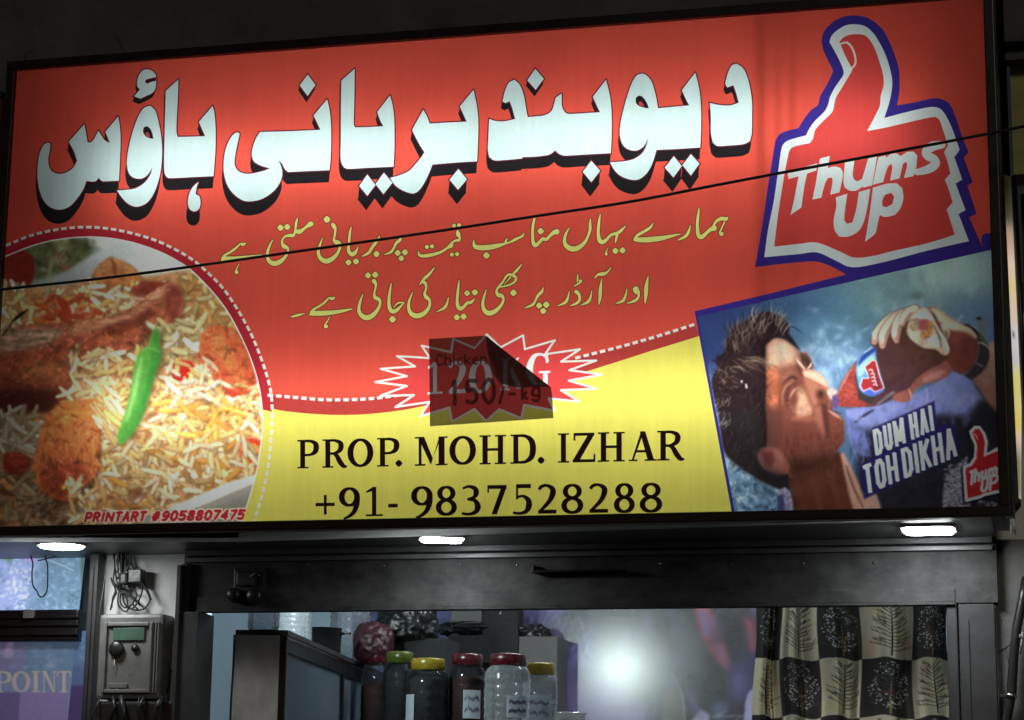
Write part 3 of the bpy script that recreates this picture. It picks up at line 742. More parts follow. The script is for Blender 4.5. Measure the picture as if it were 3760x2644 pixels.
for li, line in enumerate(URDU):
    part = 'slogan_line#%d' % li
    for st in line: pr.add(part, DKO, stroke(st, k=3, grow=2.6))
    for st in line: pr.add(part, YEL, stroke(st, k=3))
# drink logo
BLUE = (62, 48, 140)
pr.add('thumb_logo', BLUE, [smooth(LOGO_BLUE)])
pr.add('thumb_logo', BLUE, [np.array(f5([(78,374),(500,274),(960,160),(1760,-10),(1775,70),(960,250),(430,370),(125,430),(330,1540),(293,1540)]))])
pr.add('thumb_logo', BLUE, [smooth(f3([(1388,1270),(1410,1258),(1440,1258),(1440,1340),(1400,1335),(1385,1310)]))])
pr.add('thumb_logo', (226, 248, 242), [smooth(LOGO_WHITE)])
pr.add('thumb_logo', (220, 76, 72), [smooth(LOGO_RED)])
pr.add('thumb_logo', (240, 225, 215), stroke(f3([(628,236,9),(662,230,11),(690,262,11),(706,312,11),(704,348,11),(684,370,10)])))
for q in LOGO_TEXT: pr.add('thumb_logo', (226, 246, 240), [smooth(q, ang=38)])
pr.add('thumb_logo', (226, 246, 240), stroke(LOGO_S))
pr.add('thumb_logo', (214, 72, 70), [smooth(LOGO_PHOLE)])
# price star
pr.add('price_star', (224, 74, 74), [np.array(BURST)])
pr.add('price_star', (250, 235, 228), [q for a, b in zip(BURST, BURST[1:] + BURST[:1]) for q in stroke([(*a, 7.5), (*b, 7.5)], sm=False)])
cap6 = 270 / 2.296
for ch, a, b, base in (('1', 612, 748, 617), ('2', 792, 945, 613), ('0', 975, 1155, 610), ('K', 1235, 1420, 585), ('G', 1450, 1645, 545)):
    (x0, yb), (x1, _) = f6([(a, base)])[0], f6([(b, base)])[0]
    pr.add('price_star', (248, 240, 236), serif(ch, x0, x1, yb, cap6, -0.06))
# owner and telephone
INKB = (32, 14, 18)
for ch, a, b in (('P',245,345),('R',362,477),('O',483,597),('P',618,722),('.',706,734),('M',795,945),('O',960,1078),('H',1098,1222),('D',1243,1362),('.',1372,1400),('I',1465,1517),('Z',1532,1640),('H',1652,1778),('A',1797,1925),('R',1930,2057)):
    base = 217 - (a - 245) * 0.0215
    (x0, yb), (x1, _) = f7([(a, base)])[0], f7([(b, base)])[0]
    pr.add('owner_lettering', INKB, serif(ch, x0, x1, yb, (133 + (a - 245) * 0.004) / 1.27556, -0.0215))
for ch, a, b in (('+',330,420),('9',440,537),('1',560,645),('-',670,715),('9',778,878),('8',893,992),('3',1010,1105),('7',1130,1225),('5',1250,1345),('2',1367,1460),('8',1480,1585),('2',1607,1702),('8',1727,1825),('8',1847,1955)):
    base = 443 - (a - 440) * 0.0150
    (x0, yb), (x1, _) = f7([(a, base)])[0], f7([(b, base)])[0]
    pr.add('telephone_lettering', INKB, serif(ch, x0, x1, yb, (137 if ch not in '+-' else 132) / 1.27556, -0.015))
# regions kept free for the two photographs printed on the sheet
FOODL = 30
food_edge = smooth3(np.asarray(ARC, float), False, 8)
pr.add(None, (0, 0, 0), [np.array(list(map(tuple, food_edge)) + [(food_edge[-1][0], 1990), (-90, 1990), (-90, 960)])])
AD = np.array(f5([(97,402),(1775,22),(1840,1540),(311,1540)]))
pr.add(None, (0, 0, 0), [AD])

# ---------------------------------------------------------------- the food photograph on the sheet
def paint_food():
    c = Canvas(-80, 100, 1320, 1600, 2.0, (150, 105, 70))
    h, w = c.h, c.w
    big, mid, fin = fbm(h, w, 60), fbm(h, w, 18), fbm(h, w, 5, 3)
    grain = fbm(h, w, 14, 3, 2.2, 0.6)
    c.poly([(-100,100),(1320,100),(1320,470),(-100,470)], (150,165,160), 2, tex=big, amp=.2)
    c.poly([(400,100),(700,120),(960,260),(1100,420),(1000,470),(620,330),(520,200)], (196,208,204), 8)
    c.poly([(-80,180),(200,120),(420,130),(470,180),(400,260),(200,330),(-80,380)], (84,92,62), 14, tex=mid, amp=1.0)
    for _ in range(26): c.blob(RNG.uniform(150,480), RNG.uniform(130,290), RNG.uniform(12,40), RNG.uniform(10,26), [(60,66,44),(120,118,84),(150,88,70),(176,176,150)][RNG.integers(4)], .7, RNG.uniform(0,3))
    c.poly([(-80,190),(100,180),(165,215),(172,290),(150,372),(-80,390)], (122,44,38), 5, tex=mid, amp=.25)
    c.poly([(240,350),(330,290),(440,220),(560,160),(640,150),(700,200),(620,260),(480,330),(360,372)], (186,196,198), 8, grad=((150,158,166),(500,180),(440,350)))
    c.poly([(-80,380),(300,365),(480,330),(700,320),(920,290),(1000,340),(1330,640),(1330,1600),(-80,1600)], (176,130,88), 8, tex=mid, amp=.6)
    def rice(n, box, cols, ln=(46,78), wd=(13,19), ang=None, keep=None):
        for _ in range(int(n * .68)):
            x, y = RNG.uniform(box[0], box[2]), RNG.uniform(box[1], box[3])
            if keep is not None and not keep(x, y): continue
            a = RNG.uniform(0, math.pi) if ang is None else RNG.normal(*ang)
            l, wv = RNG.uniform(*ln) / 2 * 1.28, RNG.uniform(*wd) * 1.36
            k = RNG.uniform(-.25, .25)
            dx, dy = math.cos(a), math.sin(a)
            pts = [(x - dx*l, y - dy*l, wv*.7), (x - dx*l*.4 - dy*k*l*.4, y - dy*l*.4 + dx*k*l*.4, wv), (x + dx*l*.4 - dy*k*l*.4, y + dy*l*.4 + dx*k*l*.4, wv*.95), (x + dx*l, y + dy*l, wv*.6)]
            col = np.array(cols[RNG.integers(len(cols))]) * RNG.uniform(.82, 1.06)
            c.line([(p + 2, q + 6, r * 1.1) for p, q, r in pts], col * np.array([.66, .52, .44]), 4, .6)
            c.line(pts, np.clip(col, 0, 255), 2.5, .93)
            c.line([(p - dy*2.0, q - 2.0, r * .4) for p, q, r in pts], np.clip(col * 1.12 + 14, 0, 255), 4, .5)
    def meat(pts, col, dark, lit, n=260, ang=0.0, amp=.7):
        p = smooth(pts)
        c.poly([(a + 6, b + 12) for a, b in p], (58, 32, 24), 12, .75, sm=False)
        c.poly(p, col, 3, sm=False, tex=mid, amp=amp)
        lo, hi = p.min(0), p.max(0)
        ctr = p.mean(0)
        # the underside of the piece is browner, the top is glazed
        w_ = c.win(lo, hi, 6)
        m = blur(wind(c.X[w_], c.Y[w_], p).astype(float), 2)
        t = np.clip((c.Y[w_] - (lo[1] + hi[1]) / 2) / (hi[1] - lo[1]) * 1.6, -1, 1)
        c.mix(w_, m * np.clip(t, 0, 1) * .75, dark); c.mix(w_, m * np.clip(-t, 0, 1) * .45, lit)
        for _ in range(n):
            x, y = RNG.uniform(lo[0], hi[0]), RNG.uniform(lo[1], hi[1])
            if not wind(np.array([x]), np.array([y]), p)[0]: continue
            a = ang + RNG.normal(0, .45); l = RNG.uniform(6, 34)
            cc = [dark, lit, np.array(col) * 1.25, np.array(col) * .7, (206, 128, 60)][RNG.integers(5)]
            c.line([(x - l * math.cos(a), y - l * math.sin(a), 2), (x, y + RNG.uniform(-3, 3), RNG.uniform(3, 8)), (x + l * math.cos(a), y + l * math.sin(a), 2)], cc, 2.5, RNG.uniform(.25, .7))
    CR = [(236,218,178),(226,200,150),(244,232,204),(216,182,126),(230,190,116),(206,160,104)]
    YE = [(236,184,90),(228,160,76),(222,198,134),(240,212,140)]
    rice(150, (-60,360,700,600), CR[:4] + [(170,160,120)], (40,72))
    rice(70, (150,420,520,580), [(196,120,60),(186,92,56),(170,70,50),(206,176,90)], (36,60))
    rice(130, (880,300,1200,640), [(196,180,120),(186,150,84),(212,200,150),(160,120,70)], (34,60))
    for _ in range(16): c.blob(RNG.uniform(170,480), RNG.uniform(430,570), RNG.uniform(16,40), RNG.uniform(12,24), (176,56,40), .6, RNG.uniform(0,3))
    meat([(455,335),(480,270),(545,218),(600,240),(660,270),(700,330),(690,375),(600,370),(560,420),(480,420)], (176,116,72), (140,70,44), (214,176,130), 90)
    c.poly([(546,222),(580,260),(575,330),(560,300)], (120,62,40), 5, .8)
    rice(40, (440,360,760,470), [(232,224,206),(216,206,180),(206,166,96)], (40,70))
    c.poly([(650,370),(720,340),(840,345),(780,400),(700,420),(640,400)], (120,40,34), 6, .85, tex=mid, amp=.6)
    # drumstick lying across the left half
    meat([(-80,600),(120,560),(330,545),(520,520),(640,480),(740,400),(830,345),(880,360),(905,420),(890,530),(860,560),(760,560),(690,640),(600,700),(480,720),(370,790),(330,900),(250,970),(100,970),(-80,990)], (158,82,60), (98,46,38), (212,150,114), 620, -.5, .7)
    c.poly([(-80,585),(60,572),(210,572),(330,580),(250,640),(120,680),(-80,700)], (176,160,134), 12, .75, tex=grain, amp=.9)
    c.poly([(80,780),(200,740),(320,750),(360,800),(260,840),(120,830)], (168,106,66), 16, .7, tex=mid, amp=.8)
    c.poly([(330,575),(500,535),(640,495),(740,415),(830,352),(850,372),(760,440),(660,530),(520,570),(360,610)], (206,158,128), 10, .6, tex=grain, amp=1.2)
    c.poly([(500,600),(600,560),(660,560),(620,600),(540,630)], (196,112,60), 10, .6, tex=grain, amp=.8)
    c.poly([(830,352),(880,372),(900,430),(880,520),(840,540),(820,470),(815,400)], (122,58,48), 8, .8, tex=mid, amp=.5)
    for _ in range(120):
        t = RNG.uniform(0, 1); x, y = 330 + 500 * t + RNG.normal(0, 8), 590 - 225 * t + RNG.normal(0, 14)
        c.blob(x, y, RNG.uniform(4, 14), RNG.uniform(2, 6), [(232,196,166),(150,84,64),(214,150,110)][RNG.integers(3)], .6, -.5)
    c.poly([(520,560),(640,520),(740,470),(780,500),(660,580),(540,620)], (96,44,36), 10, .6, tex=mid, amp=.9)
    c.poly([(-80,880),(120,870),(300,880),(260,985),(100,990),(-80,1000)], (56,28,26), 16, .75)
    c.line([(60,540,6),(90,515,16),(136,480,5)], (26,22,24), 2); c.line([(10,610,5),(40,575,6),(60,545,5)], (24,20,22), 2)
    # rice heap
    rice(110, (330,700,720,960), CR, (50,90))
    rice(60, (760,540,1010,720), [(216,212,190),(226,220,200),(200,186,140),(180,170,120)], (50,80), (16,26))
    meat([(990,600),(1060,560),(1150,570),(1200,640),(1250,760),(1290,900),(1295,1010),(1200,1040),(1100,930),(1010,860),(985,790)], (200,86,58), (176,56,48), (226,150,90), 330, 1.0)
    c.poly([(1040,600),(1110,620),(1170,740),(1230,860),(1180,850),(1100,740),(1050,680)], (206,140,76), 12, .55, tex=grain, amp=.9)
    c.poly([(1000,880),(1100,870),(1250,940),(1290,1010),(1180,1040),(1060,960)], (172,46,44), 10, .7, tex=mid, amp=.5)
    rice(520, (420,850,1300,1330), CR + YE[2:], (44,84))
    rice(60, (800,900,1180,1120), YE, (50,86))
    c.poly([(850,745),(900,728),(950,740),(972,800),(950,860),(890,885),(856,850)], (196,38,34), 4, tex=mid, amp=.35)
    c.poly([(1195,1130),(1240,1110),(1290,1130),(1290,1230),(1250,1290),(1196,1275),(1185,1200)], (206,58,34), 6, tex=mid, amp=.4)
    rice(60, (830,740,1080,960), [(236,228,210),(226,206,170),(226,190,120)], (46,84))
    rice(420, (380,1130,1280,1540), [(216,200,166),(206,184,140),(196,168,116),(226,216,190),(200,140,66),(176,140,96)], (40,76))
    rice(80, (-60,980,240,1190), [(190,188,176),(170,160,140),(150,130,104)], (60,100))
    rice(150, (-60,1280,420,1590), [(150,132,106),(128,106,84),(170,150,120),(110,76,56)], (50,84))
    meat([(225,1020),(290,950),(380,930),(480,925),(520,980),(495,1060),(490,1180),(480,1290),(400,1370),(370,1430),(290,1420),(200,1370),(170,1260),(190,1130)], (206,112,66), (128,58,44), (240,158,92), 520, 1.5, .5)
    c.poly([(230,1020),(330,950),(470,940),(470,1010),(340,1050),(240,1080)], (228,140,70), 16, .6, tex=grain, amp=.6)
    for _ in range(90):
        x, y = RNG.uniform(230,490), RNG.uniform(960,1240); c.line([(x,y,2),(x+RNG.uniform(-6,6),y+RNG.uniform(12,40),RNG.uniform(2,5)),(x+RNG.uniform(-8,8),y+RNG.uniform(40,70),1.5)], [(244,186,120),(232,150,84),(150,70,50)][RNG.integers(3)], 2, .5)
    c.poly([(200,1230),(330,1220),(440,1250),(400,1370),(300,1410),(220,1360)], (128,48,40), 22, .6, tex=mid, amp=.7)
    meat([(20,1190),(90,1185),(150,1210),(140,1270),(70,1290),(20,1270)], (150,56,44), (96,36,30), (190,100,80), 40)
    rice(36, (480,960,600,1150), CR, (60,100), (14,20), (1.1,.3))
    rice(40, (330,1330,520,1540), CR, (40,80))
    for _ in range(24): c.blob(RNG.uniform(440,800), RNG.uniform(1380,1520), RNG.uniform(10,26), RNG.uniform(8,20), (110,60,44), .55)
    for (bx0, by0, bx1, by1), n_ in (((210,950,500,1400), 150), ((1000,580,1290,1030), 120), ((-60,560,900,960), 200)):
        for _ in range(n_):                    # glaze, char and spice on the meat
            x, y = RNG.uniform(bx0, bx1), RNG.uniform(by0, by1)
            k = c.a[min(max(int((y - c.y0) / c.st), 0), c.h - 1), min(max(int((x - c.x0) / c.st), 0), c.w - 1)]
            if k[0] > .9 or k[0] - k[2] < .18: continue
            if RNG.random() < .5: c.blob(x, y, RNG.uniform(8, 34), RNG.uniform(4, 12), k * 255 * RNG.uniform(.45, .75), .55, RNG.uniform(0, 3))
            else: c.blob(x, y, RNG.uniform(3, 18), RNG.uniform(2, 6), np.minimum(k * 255 * 1.25 + 36, 250), .6, RNG.uniform(0, 3))
    # green chilli
    chi = [(770,572),(790,590),(792,650),(796,720),(770,800),(745,880),(712,990),(660,1090),(610,1140),(585,1148),(580,1100),(610,1010),(635,930),(652,830),(668,740),(690,690),(735,655),(750,600)]
    c.poly([(a + 14, b + 14) for a, b in chi], (104, 66, 40), 14, .6)
    c.poly(chi, (96,168,74), 3, tex=mid, amp=.25, grad=((48,120,52),(660,860),(780,900)))
    c.poly([(768,570),(784,584),(782,650),(766,640),(748,636)], (72,140,64), 4, .9)
    c.line([(700,720,10),(678,820,22),(655,930,18),(625,1030,10)], (168,216,140), 9, .75)
    c.line([(760,690,4),(742,820,10),(700,950,6)], (40,108,46), 8, .6)
    c.line([(690,695,6),(735,668,12),(790,690,6)], (120,190,96), 5, .8)
    c.line([(772,545,12),(772,575,16)], (150,150,90), 3, .9)
    # bowl rim
    c.poly([(820,1470),(960,1420),(1120,1350),(1270,1290),(1330,1280),(1330,1600),(700,1600),(700,1510)], (150,146,140), 5)
    c.poly([(830,1460),(980,1400),(1130,1335),(1265,1296),(1275,1330),(1130,1392),(990,1450),(880,1480)], (214,212,206), 4)
    c.poly([(900,1520),(1080,1450),(1290,1370),(1300,1600),(900,1600)], (120,120,112), 14, .8)
    # faint wire-drawn mark at the lower left
    for _ in range(16):
        x, y = RNG.uniform(110,270), RNG.uniform(1390,1490)
        c.line([(x,y,4),(x+RNG.uniform(-40,40),y+RNG.uniform(-20,20),4),(x+RNG.uniform(-50,50),y+RNG.uniform(-20,20),3)], (66,44,36), 2, .7)
    for p in ([(290,250,3),(330,200,3),(345,240,3),(290,250,3)], [(280,240,3),(310,190,3),(345,220,3)]): c.line(p, (40,46,34), 2, .8)
    c.a *= (0.94 + 0.12 * fin)[..., None]
    for k in range(3): c.a[..., k] = blur(c.a[..., k], 1)
    # white rim line along the picture's edge
    e = np.array([(p[0], (p[1] - 780) * 1.3457) for p in [(x * 1.3457, y) for x, y in food_edge]])
    q = [(p[0], p[1], 11) for p in e[::4]]
    c.line(q, (232,240,236), 1.5, .95)
    # printer's line
    x = 415.0
    for ch, wd in (('P',40),('R',40),('I',22),('N',46),('T',38),('A',42),('R',40),('T',38),(' ',26),('#',42),(' ',6),('9',42),('0',42),('5',42),('8',42),('8',42),('0',42),('7',40),('4',42),('7',40),('5',42)):
        if ch != ' ':
            bs_ = 1533 - (x - 415) * 0.0175
            c0 = [('w', 9.5, (244,226,210)), ('r', 0, (172,40,48))]
            for kind, g, col in c0:
                for qd in sans(ch, x, x + wd - 5, bs_, 52, 11, -0.0175, 0.22, grow=g / 2 + (0 if kind == 'r' else 1)):
                    c.poly(qd, col, 1.0, 1, sm=False)
        x += wd
    # red letters again over their neighbours' white rims
    x = 415.0
    for ch, wd in (('P',40),('R',40),('I',22),('N',46),('T',38),('A',42),('R',40),('T',38),(' ',26),('#',42),(' ',6),('9',42),('0',42),('5',42),('8',42),('8',42),('0',42),('7',40),('4',42),('7',40),('5',42)):
        if ch != ' ':
            for qd in sans(ch, x, x + wd - 5, 1533 - (x - 415) * 0.0175, 52, 11, -0.0175, 0.22):
                c.poly(qd, (168,38,46), 1.0, 1, sm=False)
        x += wd
    return c

# ---------------------------------------------------------------- the drink advertisement on the sheet
h5 = lambda pts: [((x / 2.125 + 100) * 1.5381, (y / 2.125 + 230) * 1.5381) for x, y in pts]
q5 = lambda pts: [((x / 3.6444 + 550) * 1.5381, (y / 3.6444 + 180) * 1.5381) for x, y in pts]
def paint_advert():
    c = Canvas(60, -10, 1860, 1560, 2.0, (84, 112, 150))
    h, w = c.h, c.w
    big, mid, fin = fbm(h, w, 110), fbm(h, w, 26), fbm(h, w, 6, 3)
    c.poly([(60,0),(700,0),(620,420),(300,900),(60,900)], (48,62,108), 120, sm=False)
    c.blob(820, 420, 330, 260, (82,128,156), .8); c.blob(1500, 140, 480, 220, (172,206,192), .95); c.blob(1100, 260, 220, 200, (120,168,170), .7)
    c.blob(640, 330, 230, 110, (66,92,128), .8); c.blob(1650, 420, 140, 140, (104,132,166), .8)
    for _ in range(260):
        x, y = RNG.normal(820, 130), RNG.normal(640, 110)
        c.blob(x, y, RNG.uniform(6,38), RNG.uniform(6,30), [(160,190,212),(126,158,190),(190,212,226),(92,124,164)][RNG.integers(4)], RNG.uniform(.15,.5), RNG.uniform(0,3))
    for _ in range(60): c.blob(RNG.uniform(1000,1700), RNG.uniform(150,420), RNG.uniform(20,70), RNG.uniform(12,40), [(188,210,200),(130,160,164),(108,136,142)][RNG.integers(3)], .3, RNG.uniform(0,3))
    c.blob(1330, 285, 42, 24, (100,122,120), .8); c.line([(1540,450,8),(1590,400,10)], (190,206,190), 6, .7)
    c.poly([(180,640),(130,760),(60,700),(60,1560),(330,1560)], (96,128,170), 30, .8)
    c.poly([(230,1160),(330,1230),(460,1320),(560,1380),(600,1420),(600,1560),(200,1560)], (104,138,166), 10)
    for _ in range(420):
        x, y = RNG.uniform(240,600), RNG.uniform(1190,1530)
        c.blob(x, y, RNG.uniform(4,22), RNG.uniform(3,14), [(208,224,230),(60,88,120),(150,178,200),(44,62,94),(90,120,150)][RNG.integers(5)], RNG.uniform(.3,.8), RNG.uniform(0,3))
    c.a *= (0.86 + 0.28 * big)[..., None]
    # jacket, shirt
    c.poly([(930,930),(1100,905),(1300,850),(1420,790),(1540,715),(1640,760),(1700,850),(1770,930),(1860,1000),(1860,1560),(900,1560),(1000,1300),(960,1120)], (128,136,198), 5, tex=mid, amp=.3)
    c.poly([(1000,1060),(1250,1000),(1430,960),(1620,960),(1700,860),(1800,900),(1860,1000),(1860,1560),(980,1560)], (46,44,54), 18, tex=mid, amp=.3)
    for _ in range(90):
        x, y = RNG.uniform(1080,1640), RNG.uniform(800,980)
        c.line([(x,y,3),(x+RNG.uniform(-30,30),y+RNG.uniform(20,80),RNG.uniform(4,14))], [(150,150,210),(78,76,134),(136,140,204)][RNG.integers(3)], 6, .35)
    c.line([(1385,800,4),(1392,850,10),(1380,920,5)], (170,172,222), 5, .7); c.line([(1640,900,6),(1610,980,14),(1600,1020,6)], (88,86,146), 8, .8)
    c.poly([(930,960),(990,990),(1050,1080),(1075,1200),(1010,1190),(960,1100)], (104,112,172), 6, tex=mid, amp=.5)
    c.line([(985,1000,8),(1040,960,14),(1090,930,8)], (34,34,50), 5, .9); c.line([(990,990,5),(1030,975,8)], (196,200,220), 3, .8)
    for _ in range(16):
        x, y = RNG.uniform(940,1060), RNG.uniform(1000,1200); c.line([(x,y,3),(x+RNG.uniform(-16,16),y+60,7)], [(60,62,110),(150,156,204)][RNG.integers(2)], 4, .6)
    # forearm, watch
    c.poly([(1640,740),(1700,670),(1740,560),(1790,530),(1860,560),(1860,1000),(1770,930),(1700,850)], (150,104,92), 6, tex=mid, amp=.25, grad=((190,150,134),(1660,800),(1780,560)))
    c.line([(1640,765,6),(1710,860,12),(1785,960,6)], (70,48,52), 7, .8)
    # bottle
    c.poly(q5([(100,1500),(110,1300),(200,1100),(340,900),(560,690),(800,520),(1060,320),(1300,300),(1600,760),(1560,920),(1300,1050),(1040,1290),(840,1400),(600,1500),(380,1500),(240,1500)]), (84,54,62), 3, tex=mid, amp=.18, grad=((94,62,50),(1150,760),(1250,560)))
    for _ in range(40): c.blob(RNG.uniform(1110,1440), RNG.uniform(560,790), RNG.uniform(14,50), RNG.uniform(10,30), [(98,66,58),(62,40,44),(84,52,60)][RNG.integers(3)], .35, -.6)
    c.poly(q5([(100,1500),(110,1300),(200,1110),(330,920),(350,1000),(330,1120),(360,1280),(370,1400),(560,1490),(380,1510),(200,1510)]), (156,62,56), 3, tex=fin, amp=.5)
    for _ in range(90): c.line([(*a, 3) for a in q5([(RNG.uniform(130,320),RNG.uniform(1100,1480)),(RNG.uniform(130,330),RNG.uniform(1100,1480))])[:1]] + [(RNG.uniform(900,1010), RNG.uniform(750,930), 6)], [(206,120,104),(120,40,36),(190,90,66)][RNG.integers(3)], 3, .10)
    c.line([(*a, w_) for a, w_ in zip(q5([(330,920),(240,1060),(160,1200),(110,1330)]), (5,9,9,5))], (214,140,110), 3, .8)
    c.poly(q5([(330,1100),(350,1000),(330,940),(380,1200),(420,1330),(600,1380),(560,1480),(380,1400)]), (58,56,56), 6, .85)
    c.poly(q5([(340,960),(380,840),(560,700),(600,720),(610,880),(640,1000),(720,1250),(690,1310),(560,1360),(450,1330),(380,1250),(360,1150)]), (96,150,210), 3, tex=mid, amp=.25)
    c.poly(q5([(350,1000),(420,900),(560,800),(600,860),(520,960),(420,1080),(370,1130)]), (170,214,236), 8, .8)
    c.poly(q5([(370,930),(420,830),(600,700),(600,760),(470,860),(380,960)]), (48,62,150), 4, .95)
    c.poly(q5([(420,1240),(560,1290),(690,1220),(710,1290),(560,1360),(450,1330)]), (64,88,196), 6, .9)
    c.line([(*a, w_) for a, w_ in zip(q5([(440,790),(500,750),(555,705)]), (3,5,4))], (230,244,250), 1.5, .95)
    lg = q5([(565,890),(600,900),(645,1080),(708,1258),(590,1305),(535,1250),(440,1292),(402,1230),(430,1135),(520,1130),(498,1060),(462,975)])
    c.line([(*p, 11) for p in lg + lg[:1]], (236,240,242), 1.2, 1, sm=False)
    c.poly(lg, (172,48,54), 1.5, sm=False)
    c.poly(q5([(590,960),(640,1100),(690,1250),(600,1290),(560,1180)]), (112,44,56), 4, .8)
    for x_, y_ in ((535,1030),(560,1080),(570,1130),(580,1180),(595,1225)):
        (a_, b_), (d_, e_), (g_, h_) = q5([(x_ - 25, y_ - 10), (x_ + 8, y_ - 24), (x_ + 28, y_ + 6)])
        c.line([(a_, b_, 6), (d_, e_, 7), (g_, h_, 6)], (240,234,234), 1.2, .95)
    c.line([(*a, w_) for a, w_ in zip(q5([(620,1480),(740,1380),(850,1310)]), (6,14,8))], (150,150,146), 3, .9); c.line([(*a, w_) for a, w_ in zip(q5([(640,1440),(720,1390),(800,1340)]), (4,6,3))], (60,58,58), 2, .9)
    # hand
    c.poly(q5([(1280,180),(1400,165),(1500,250),(1750,395),(1900,465),(1975,560),(1975,800),(1900,1010),(1750,1075),(1600,1010),(1550,900),(1600,760),(1500,560)]), (118,62,54), 4, tex=mid, amp=.3)
    c.poly(q5([(1300,185),(1400,168),(1520,260),(1760,400),(1900,470),(1970,560),(1940,600),(1800,520),(1620,490),(1500,400),(1400,330)]), (214,196,168), 7, .92, tex=mid, amp=.3)
    c.poly(q5([(1330,220),(1420,300),(1440,420),(1400,400)]), (84,66,58), 5, .8)
    c.poly(q5([(1600,500),(1760,500),(1880,560),(1860,700),(1700,700),(1600,640)]), (146,78,68), 14, .8)
    c.poly(q5([(1740,590),(1880,560),(1860,800),(1760,800)]), (110,52,44), 16, .7)
    c.poly(q5([(1470,390),(1560,410),(1595,500),(1570,620),(1530,560),(1480,460)]), (200,196,170), 5, .9); c.poly(q5([(1520,480),(1570,500),(1570,600),(1530,560)]), (120,92,80), 5, .8)
    for pts, tip in (([(880,300,150),(820,330,150),(700,420,130),(610,540,110),(585,640,80)], (580,650)), ([(960,270,150),(860,340,150),(750,460,140),(700,580,130),(692,690,80)], None), ([(1050,240,140),(960,300,150),(890,420,140),(870,540,120),(880,620,70)], None), ([(1130,200,120),(1040,250,130),(980,330,110),(960,400,60)], None)):
        w_ = [p[2] / 3.6444 * 1.5381 for p in pts]; q = q5([p[:2] for p in pts])
        c.line([(a, b + 3, r + 9) for (a, b), r in zip(q, w_)], (84,58,56), 3.5, .85)
        c.line([(a, b, r) for (a, b), r in zip(q, w_)], (198,170,146), 2.5)
        c.line([(a - 4, b - 6, r * .5) for (a, b), r in zip(q[:4], w_)], (226,218,194), 6, .8)
        c.line([(a + r * .3, b + 4, r * .3) for (a, b), r in zip(q[1:], w_[1:])], (142,98,84), 6, .7)
        c.blob(q[-1][0], q[-1][1], 12, 16, (192,118,104), .7)
    for x_, y_, r_ in ((690,600,.25),(850,515,-.15),(945,355,-.3),(590,560,.4)):
        (a_, b_), = q5([(x_, y_)]); c.blob(a_, b_, 10, 24, (232,222,206), .9, -r_)
    # glass foot of the bottle
    foot = q5([(1060,320),(1140,240),(1230,180),(1300,190),(1360,280),(1420,400),(1500,540),(1585,690),(1592,780),(1540,825),(1480,800),(1400,740),(1250,725),(1140,660),(1060,590),(1018,500)])
    c.poly([(a + 6, b + 8) for a, b in foot], (60,38,40), 8, .7); c.poly(foot, (204,182,160), 3, tex=mid, amp=.35)
    c.poly(q5([(1080,330),(1220,230),(1300,250),(1370,330),(1340,360),(1220,330),(1120,330)]), (196,222,212), 5, .95)
    c.poly(q5([(1070,340),(1150,300),(1190,340),(1160,480),(1100,500),(1060,440)]), (178,150,128), 5, .9, tex=fin, amp=.5)
    c.poly(q5([(1180,340),(1300,330),(1350,400),(1300,450),(1200,480),(1160,470)]), (172,80,84), 6, .95)
    c.poly(q5([(1290,370),(1365,360),(1370,470),(1360,540),(1250,600),(1200,580),(1210,510),(1300,450)]), (188,122,74), 6, .95, tex=fin, amp=.4)
    c.poly(q5([(1290,610),(1380,550),(1440,540),(1470,620),(1460,720),(1380,690)]), (216,218,210), 5, .9, tex=fin, amp=.4)
    c.line([(*a, w_) for a, w_ in zip(q5([(1200,500),(1300,450),(1240,480)]), (4,8,3))], (120,50,44), 3, .8); c.line([(*a, w_) for a, w_ in zip(q5([(1250,610),(1310,570),(1330,580)]), (4,9,4))], (110,70,66), 3, .8)
    c.line([(*a, w_) for a, w_ in zip(q5([(1380,420),(1450,560),(1480,720)]), (6,12,6))], (70,66,60), 3, .8); c.line([(*a, w_) for a, w_ in zip(q5([(1430,470),(1520,600),(1570,740)]), (6,16,8))], (220,224,200), 4, .85)
    c.line([(*a, w_) for a, w_ in zip(q5([(1440,740),(1500,770),(1540,800)]), (8,16,8))], (204,150,96), 4, .85)
    for x_, y_ in ((1155,405),(1100,455)): (a_, b_), = q5([(x_, y_)]); c.blob(a_, b_, 12, 12, (160,140,84), .8)
    # near finger and thumb base under the bottle
    fing = q5([(1540,890),(1640,1000),(1580,1080),(1450,1160),(1250,1205),(1120,1300),(1060,1430),(950,1450),(850,1420),(830,1370),(900,1320),(1040,1270),(1130,1150),(1300,1020),(1450,950)])
    c.poly(fing, (150,86,78), 4, tex=mid, amp=.25); c.poly(q5([(1200,1150),(1350,1060),(1500,1000),(1560,1040),(1400,1140),(1230,1190)]), (190,132,122), 10, .8)
    c.poly(q5([(880,1340),(1000,1300),(1050,1400),(960,1430),(880,1400)]), (158,92,82), 8, .8); c.line([(*a, w_) for a, w_ in zip(q5([(1035,1265),(1070,1330),(1075,1390)]), (4,8,4))], (220,160,120), 2.5, .9)
    for x_, y_ in ((1130,1190),(1200,1130)): c.line([(*a, w_) for a, w_ in zip(q5([(x_ - 20, y_ - 40), (x_, y_), (x_ + 30, y_ + 40)]), (3,6,3))], (96,52,46), 3, .7)
    c.poly(q5([(1770,400),(1850,410),(1950,470),(2010,560),(2110,710),(2115,900),(2010,1060),(1880,1150),(1780,1085),(1880,1010),(1960,880),(1985,700),(1960,560),(1880,460)]), (62,54,60), 4)
